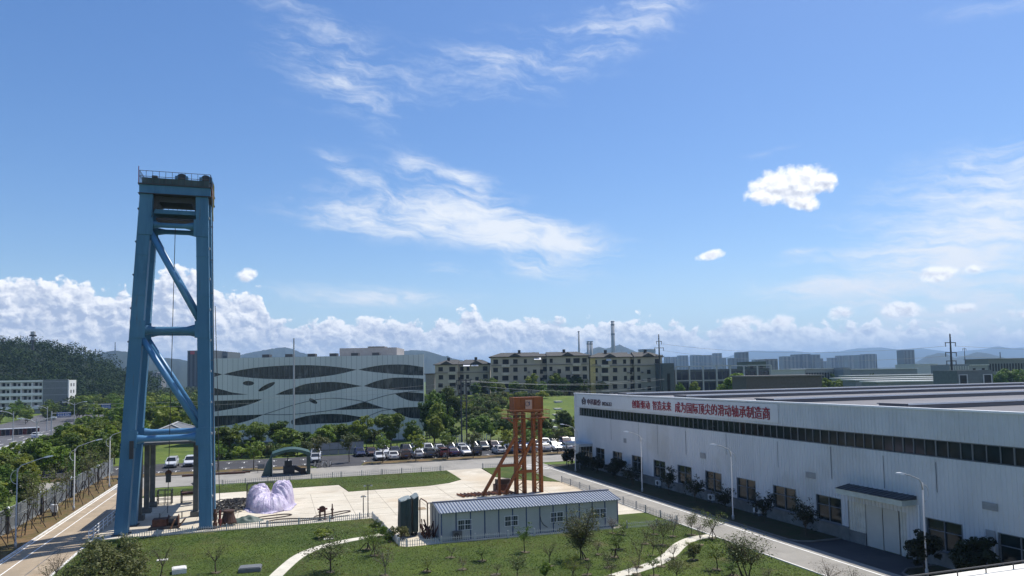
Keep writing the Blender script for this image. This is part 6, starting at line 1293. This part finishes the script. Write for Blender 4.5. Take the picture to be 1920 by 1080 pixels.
b.build('trunk', bark, wd_bush, local=True)
for t in (sp_vase[0], sp_thin[0]): stakes(t, .5, .9)
for px, py, top, w, pr, H, Wd, lab in (
    (1098, 1049, 950, 66, sp_big, 4.2, 2.6, 'tall dense olive shrub tree in front of the cabin, widest on the right lawn'), (620, 1073, 992, 92, sp_vase[1], 3.2, 2.7, 'spreading olive sapling with a forked trunk just below the left footpath'), (702, 1042, 992, 44, sp_vase[0], 3.2, 2.7, 'small staked green sapling near the corner of the picket fence'), (688, 1030, 985, 40, sp_thin[0], 3.2, 1.6, 'slender staked sapling left of the small sapling by the fence corner'),
    (722, 1079, 1012, 54, sp_red[0], 3.0, 2.4, 'bare reddish sapling below the fence corner'), (405, 1074, 1005, 46, sp_bare[0], 3.2, 2.2, 'nearly bare sapling standing alone on the left lawn'), (300, 1082, 1012, 50, sp_bare[1], 3.2, 2.2, 'faint leafless sapling beside the white inspection cover'), (200, 1096, 1008, 120, wd_bush, 2.6, 4.4, 'broad olive shrub at the bottom left by the road'),
    (103, 1090, 1032, 40, sp_red[1], 3.0, 2.4, 'thin reddish sapling at the bottom left corner by the road kerb'), (984, 1036, 980, 30, sp_thin[1], 3.2, 1.6, 'slender green sapling in front of the cabin, left of the bare one'), (1031, 1062, 1002, 36, sp_bare[0], 3.2, 2.2, 'bare forked sapling with a pale trunk before the cabin'), (970, 1084, 1034, 48, sp_vase[2], 3.2, 2.7, 'low olive sapling at the bottom edge, left of the bare forked one'),
    (1022, 1084, 1052, 32, BU[0], 2.2, 3.4, 'small bush under the bare forked sapling'), (1075, 1084, 1044, 44, sp_vase[0], 3.2, 2.7, 'staked green sapling at the bottom edge below the dense shrub tree'), (1146, 1082, 1038, 48, sp_vase[1], 3.2, 2.7, 'olive sapling near the lower end of the right footpath'), (1152, 1045, 992, 34, sp_thin[0], 3.2, 1.6, 'slender staked sapling right of the dense shrub tree'),
    (1196, 1064, 998, 40, sp_bare[1], 3.2, 2.2, 'sparse sapling above the lower bend of the right footpath'), (1243, 1022, 968, 44, sp_vase[2], 3.2, 2.7, 'olive sapling beside the upper bend of the right footpath'), (1222, 1042, 985, 36, sp_bare[0], 3.2, 2.2, 'half bare sapling left of the upper bend of the footpath'), (1262, 1006, 958, 38, sp_red[0], 3.0, 2.4, 'reddish sapling by the short white fence end'),
    (1297, 1003, 950, 32, sp_vase[1], 3.2, 2.7, 'taller olive sapling by the road kerb above the footpath end'), (1336, 1010, 956, 44, sp_vase[0], 3.2, 2.7, 'umbrella shaped staked sapling exactly where the right footpath meets the road'), (1312, 1022, 972, 26, sp_red[1], 3.0, 2.4, 'thin red twigged sapling between the two by the footpath end'), (1402, 1092, 1000, 74, sp_dome, 4., 2.8, 'many stemmed domed sapling beside the right road, bottom edge'),
    (1345, 1068, 1016, 36, sp_thin[1], 3.2, 1.6, 'small straight sapling on the bright grass right of the footpath'), (1270, 1092, 1040, 56, sp_vase[2], 3.2, 2.7, 'leafy olive sapling at the bottom edge right of the footpath'), (1300, 1050, 1022, 30, BU[3], 2.2, 3.4, 'low olive bush beside the upper right footpath'), (1555, 1096, 1052, 56, sp_red[0], 3.0, 2.4, 'dry reddish sapling at the bottom edge beside the road'), (1600, 1104, 1062, 40, sp_bare[1], 3.2, 2.2, 'dry bare sapling at the bottom edge, nearest the terrace'),
    (752, 1012, 986, 36, BU[3], 2.2, 3.4, 'olive bush before the dark green covers'), (706, 996, 974, 26, BU[2], 2.2, 3.4, 'dark bush at the top corner of the picket fence'), (716, 1006, 984, 24, BU[0], 2.2, 3.4, 'green bush halfway along the sloping picket fence'), (729, 1016, 994, 22, BU[2], 2.2, 3.4, 'dark bush at the lower end of the sloping picket fence'), (1150, 1000, 966, 30, sp_red[1], 3.0, 2.4, 'russet sapling against the right end of the cabin'), (610, 1008, 990, 40, BU[1], 2.2, 3.4, 'pale low bush behind the spreading sapling'),
    (85, 1100, 1045, 34, sp_bare[0], 3.2, 2.2, 'bare sapling at the extreme bottom left corner'), (240, 1025, 1006, 46, BU[2], 2.2, 3.4, 'dark low bush at the foot of the left tower leg'), (180, 1034, 1018, 44, BU[3], 2.2, 3.4, 'olive low bush beside the guard rail end')):
    lawn(px, py, top, w, pr, lab, H, Wd, 'shrub' if 'bush' in lab or 'shrub' in lab else 'tree')
XP = sorted([(1160, 1030, 1000, 0), (1140, 1064, 1022, 1), (1195, 1078, 1040, 2), (1226, 1080, 1032, 0), (1241, 1062, 1004, 1), (1263, 1047, 1014, 2), (1300, 1037, 1012, 0), (1100, 1078, 1046, 1), (1122, 1040, 1008, 2), (1166, 1002, 974, 0), (1226, 1002, 972, 2), (1180, 1082, 1052, 1), (1075, 1062, 1034, 0), (930, 1078, 1046, 1), (905, 1052, 1022, 0), (868, 1068, 1040, 2), (1330, 1088, 1056, 1), (1440, 1090, 1060, 2), (1376, 1080, 1050, 0), (1210, 1020, 985, 1), (800, 1072, 1046, 0), (845, 1046, 1020, 1)])
for i, (px, py, top, q) in enumerate(XP): lawn(px, py, top, 24+(i*7) % 11, (sp_thin[i % 2], sp_bare[i % 2], sp_red[i % 2])[q], f'{("slender leafy", "thin bare", "thin reddish")[q]} small sapling on the right lawn, {ORD[i]} from the left', (3.2, 3.2, 3.0)[q], (1.6, 2.2, 2.4)[q], 'tree', 'small saplings dotted over the right lawn')
struct('soil_patch', SOIL, mat('worn_turf_soil', (.10, .085, .045), .95, var=.3, scale=3))
# planter shrubs along the hall
pl_ = [make_sapling(500+i, LB, 3., 1.1, .7, 8, 20, .16, name='planter_shrub', dens=1.2) for i in range(3)]; pd_ = make_tree(510, LB, 3., 1.5, .7, 70, 60, .2, 'round_shrub')
for i, (x, y, h, w, pr) in enumerate(((43.6, 104.5, 2.9, 1.0, 1), (44.0, 99.6, 2.8, 1.1, 0), (44.2, 95.0, 2.6, 1.1, 1), (44.3, 89.6, 2.9, 1.3, 0), (44.0, 84.0, 2.4, 1.0, 2), (44.2, 75.2, 3.2, .95, 2), (44.1, 69.4, 2.9, .95, 2), (44.1, 63.8, 2.6, .9, 2), (44.1, 57.6, 2.9, 1., 2), (44.0, 51.9, 3.1, 1., 2), (43.7, 42.9+.0-3.2, 3.1, 1.15, 0), (44.1, 36.2, 3.3, 1.35, 0))):
    if pr == 2: put(pl_[i % 3], x, y, .09, w, i*1.7, f'sparse shaded sapling in the hall planter, {ORD[i]} from the far end', 'shrubs in the planter along the hall', 'shrub', sz=h/3)
    else: put(pd_, x, y, .09, w*.8, i*1.7, f'dense dark shrub in the hall planter, {ORD[i]} from the far end', 'shrubs in the planter along the hall', 'shrub', sz=h/3)
# short grass on the lawns
def tufts(name, n_, poly, z, h, m, seed):
    gg = np.random.default_rng(seed); P = np.array(poly); lo, hi = P.min(0), P.max(0); X = gg.uniform(lo, hi, (n_*2, 2)); ins = np.zeros(len(X), bool); j = len(P)-1
    for i in range(len(P)):
        cnd = ((P[i, 1] > X[:, 1]) != (P[j, 1] > X[:, 1])) & (X[:, 0] < (P[j, 0]-P[i, 0])*(X[:, 1]-P[i, 1])/(P[j, 1]-P[i, 1]+1e-9)+P[i, 0]); ins ^= cnd; j = i
    X = X[ins][:n_]
    for pa in (PA, PB):
        for q in smooth_pts(pa, 2): X = X[((X-np.array(q))**2).sum(1) > .55]
    N = len(X); a = gg.uniform(0, 6.28, N); w = gg.uniform(.02, .05, N); hh = h*gg.uniform(.4, 1.3, N); ca_, sa_ = np.cos(a), np.sin(a); lean = gg.normal(size=(N, 2))*.06
    V = np.zeros((N, 3, 3)); V[:, 0, 0] = X[:, 0]-ca_*w; V[:, 0, 1] = X[:, 1]-sa_*w; V[:, 1, 0] = X[:, 0]+ca_*w; V[:, 1, 1] = X[:, 1]+sa_*w; V[:, 2, 0] = X[:, 0]+lean[:, 0]; V[:, 2, 1] = X[:, 1]+lean[:, 1]; V[:, :2, 2] = z; V[:, 2, 2] = z+hh
    me = bpy.data.meshes.new(name); me.vertices.add(N*3); me.vertices.foreach_set('co', V.ravel()); me.loops.add(N*3); me.loops.foreach_set('vertex_index', np.arange(N*3, dtype=np.int32)); me.polygons.add(N); me.polygons.foreach_set('loop_start', np.arange(0, N*3, 3, dtype=np.int32)); me.polygons.foreach_set('loop_total', np.full(N, 3, dtype=np.int32))
    at = me.attributes.new('tone', 'FLOAT', 'FACE')
    tn = np.array([.55+1.5*mn.noise(Vector((x*.16, y*.16, 3)))+.35*mn.noise(Vector((x*.6, y*.6, 8))) for x, y in X])+gg.uniform(-.12, .12, N); at.data.foreach_set('value', np.clip(tn, 0, 1).astype(np.float32)); me.materials.append(m); me.update(); me.validate()
    o = mobj(name, me, None); o['kind'] = 'stuff'; o['label'] = 'short mown grass'; return o
gm = leaf_mat('grass_blades', (.165, .140, .055), (.066, .118, .012), .3)
tufts('lawn_grass', 90000, [(-15.8, 46), (36.3, 34), (36.3, 60.2), (10.5, 61.2), (9.2, 75), (-15.8, 74)], .08, .06, gm, 1)
tufts('yard_grass', 16000, [(-16, 100.2), (8., 100.8), (8.9, 94.3), (18.9, 94.6), (24.5, 98.5), (24.7, 108.4), (-7, 107)], .06, .06, gm, 2)

# ------------------------------------------------------------------ terrace edge of the building the picture is taken from
t = thing('terrace', 'pale stone terrace parapet with a thin dark handrail at the bottom right', 'terrace', (20, 12, 0)); stn = mat('terrace_stone', (.66, .62, .52), .8, var=.08)
MB().box(15.5, 13.2, -.1, 40, 15.2, 8.74).build('parapet', stn, t)
MB().box(15.4, 14.3, 8.74, 40, 15.3, 8.80).build('coping', mat('terrace_coping', (.72, .69, .60), .7), t)
MB().tube((15.4, 15.0, 8.99), (40, 15.0, 8.99), .022, n=8).build('handrail', steel, t)
for k in range(24): MB().tube((15.6+k*1.05, 15.0, 8.78), (15.6+k*1.05, 15.0, 8.99), .016, n=6).build('rail_post', steel, t)

# ------------------------------------------------------------------ air
hb = MB().box(-14500, -1200, -1.5, 14500, 14500, 335)
hzm = bpy.data.materials.new('haze'); hzm.use_nodes = True; hn = hzm.node_tree; hn.nodes.clear(); ho = hn.nodes.new('ShaderNodeOutputMaterial'); pv = hn.nodes.new('ShaderNodeVolumePrincipled')
pv.inputs['Color'].default_value = (.44, .68, 1, 1); pv.inputs['Density'].default_value = 1.4e-4; pv.inputs['Anisotropy'].default_value = .2
hn.links.new(pv.outputs[0], ho.inputs['Volume']); haze = hb.build('haze', hzm); haze['kind'] = 'stuff'
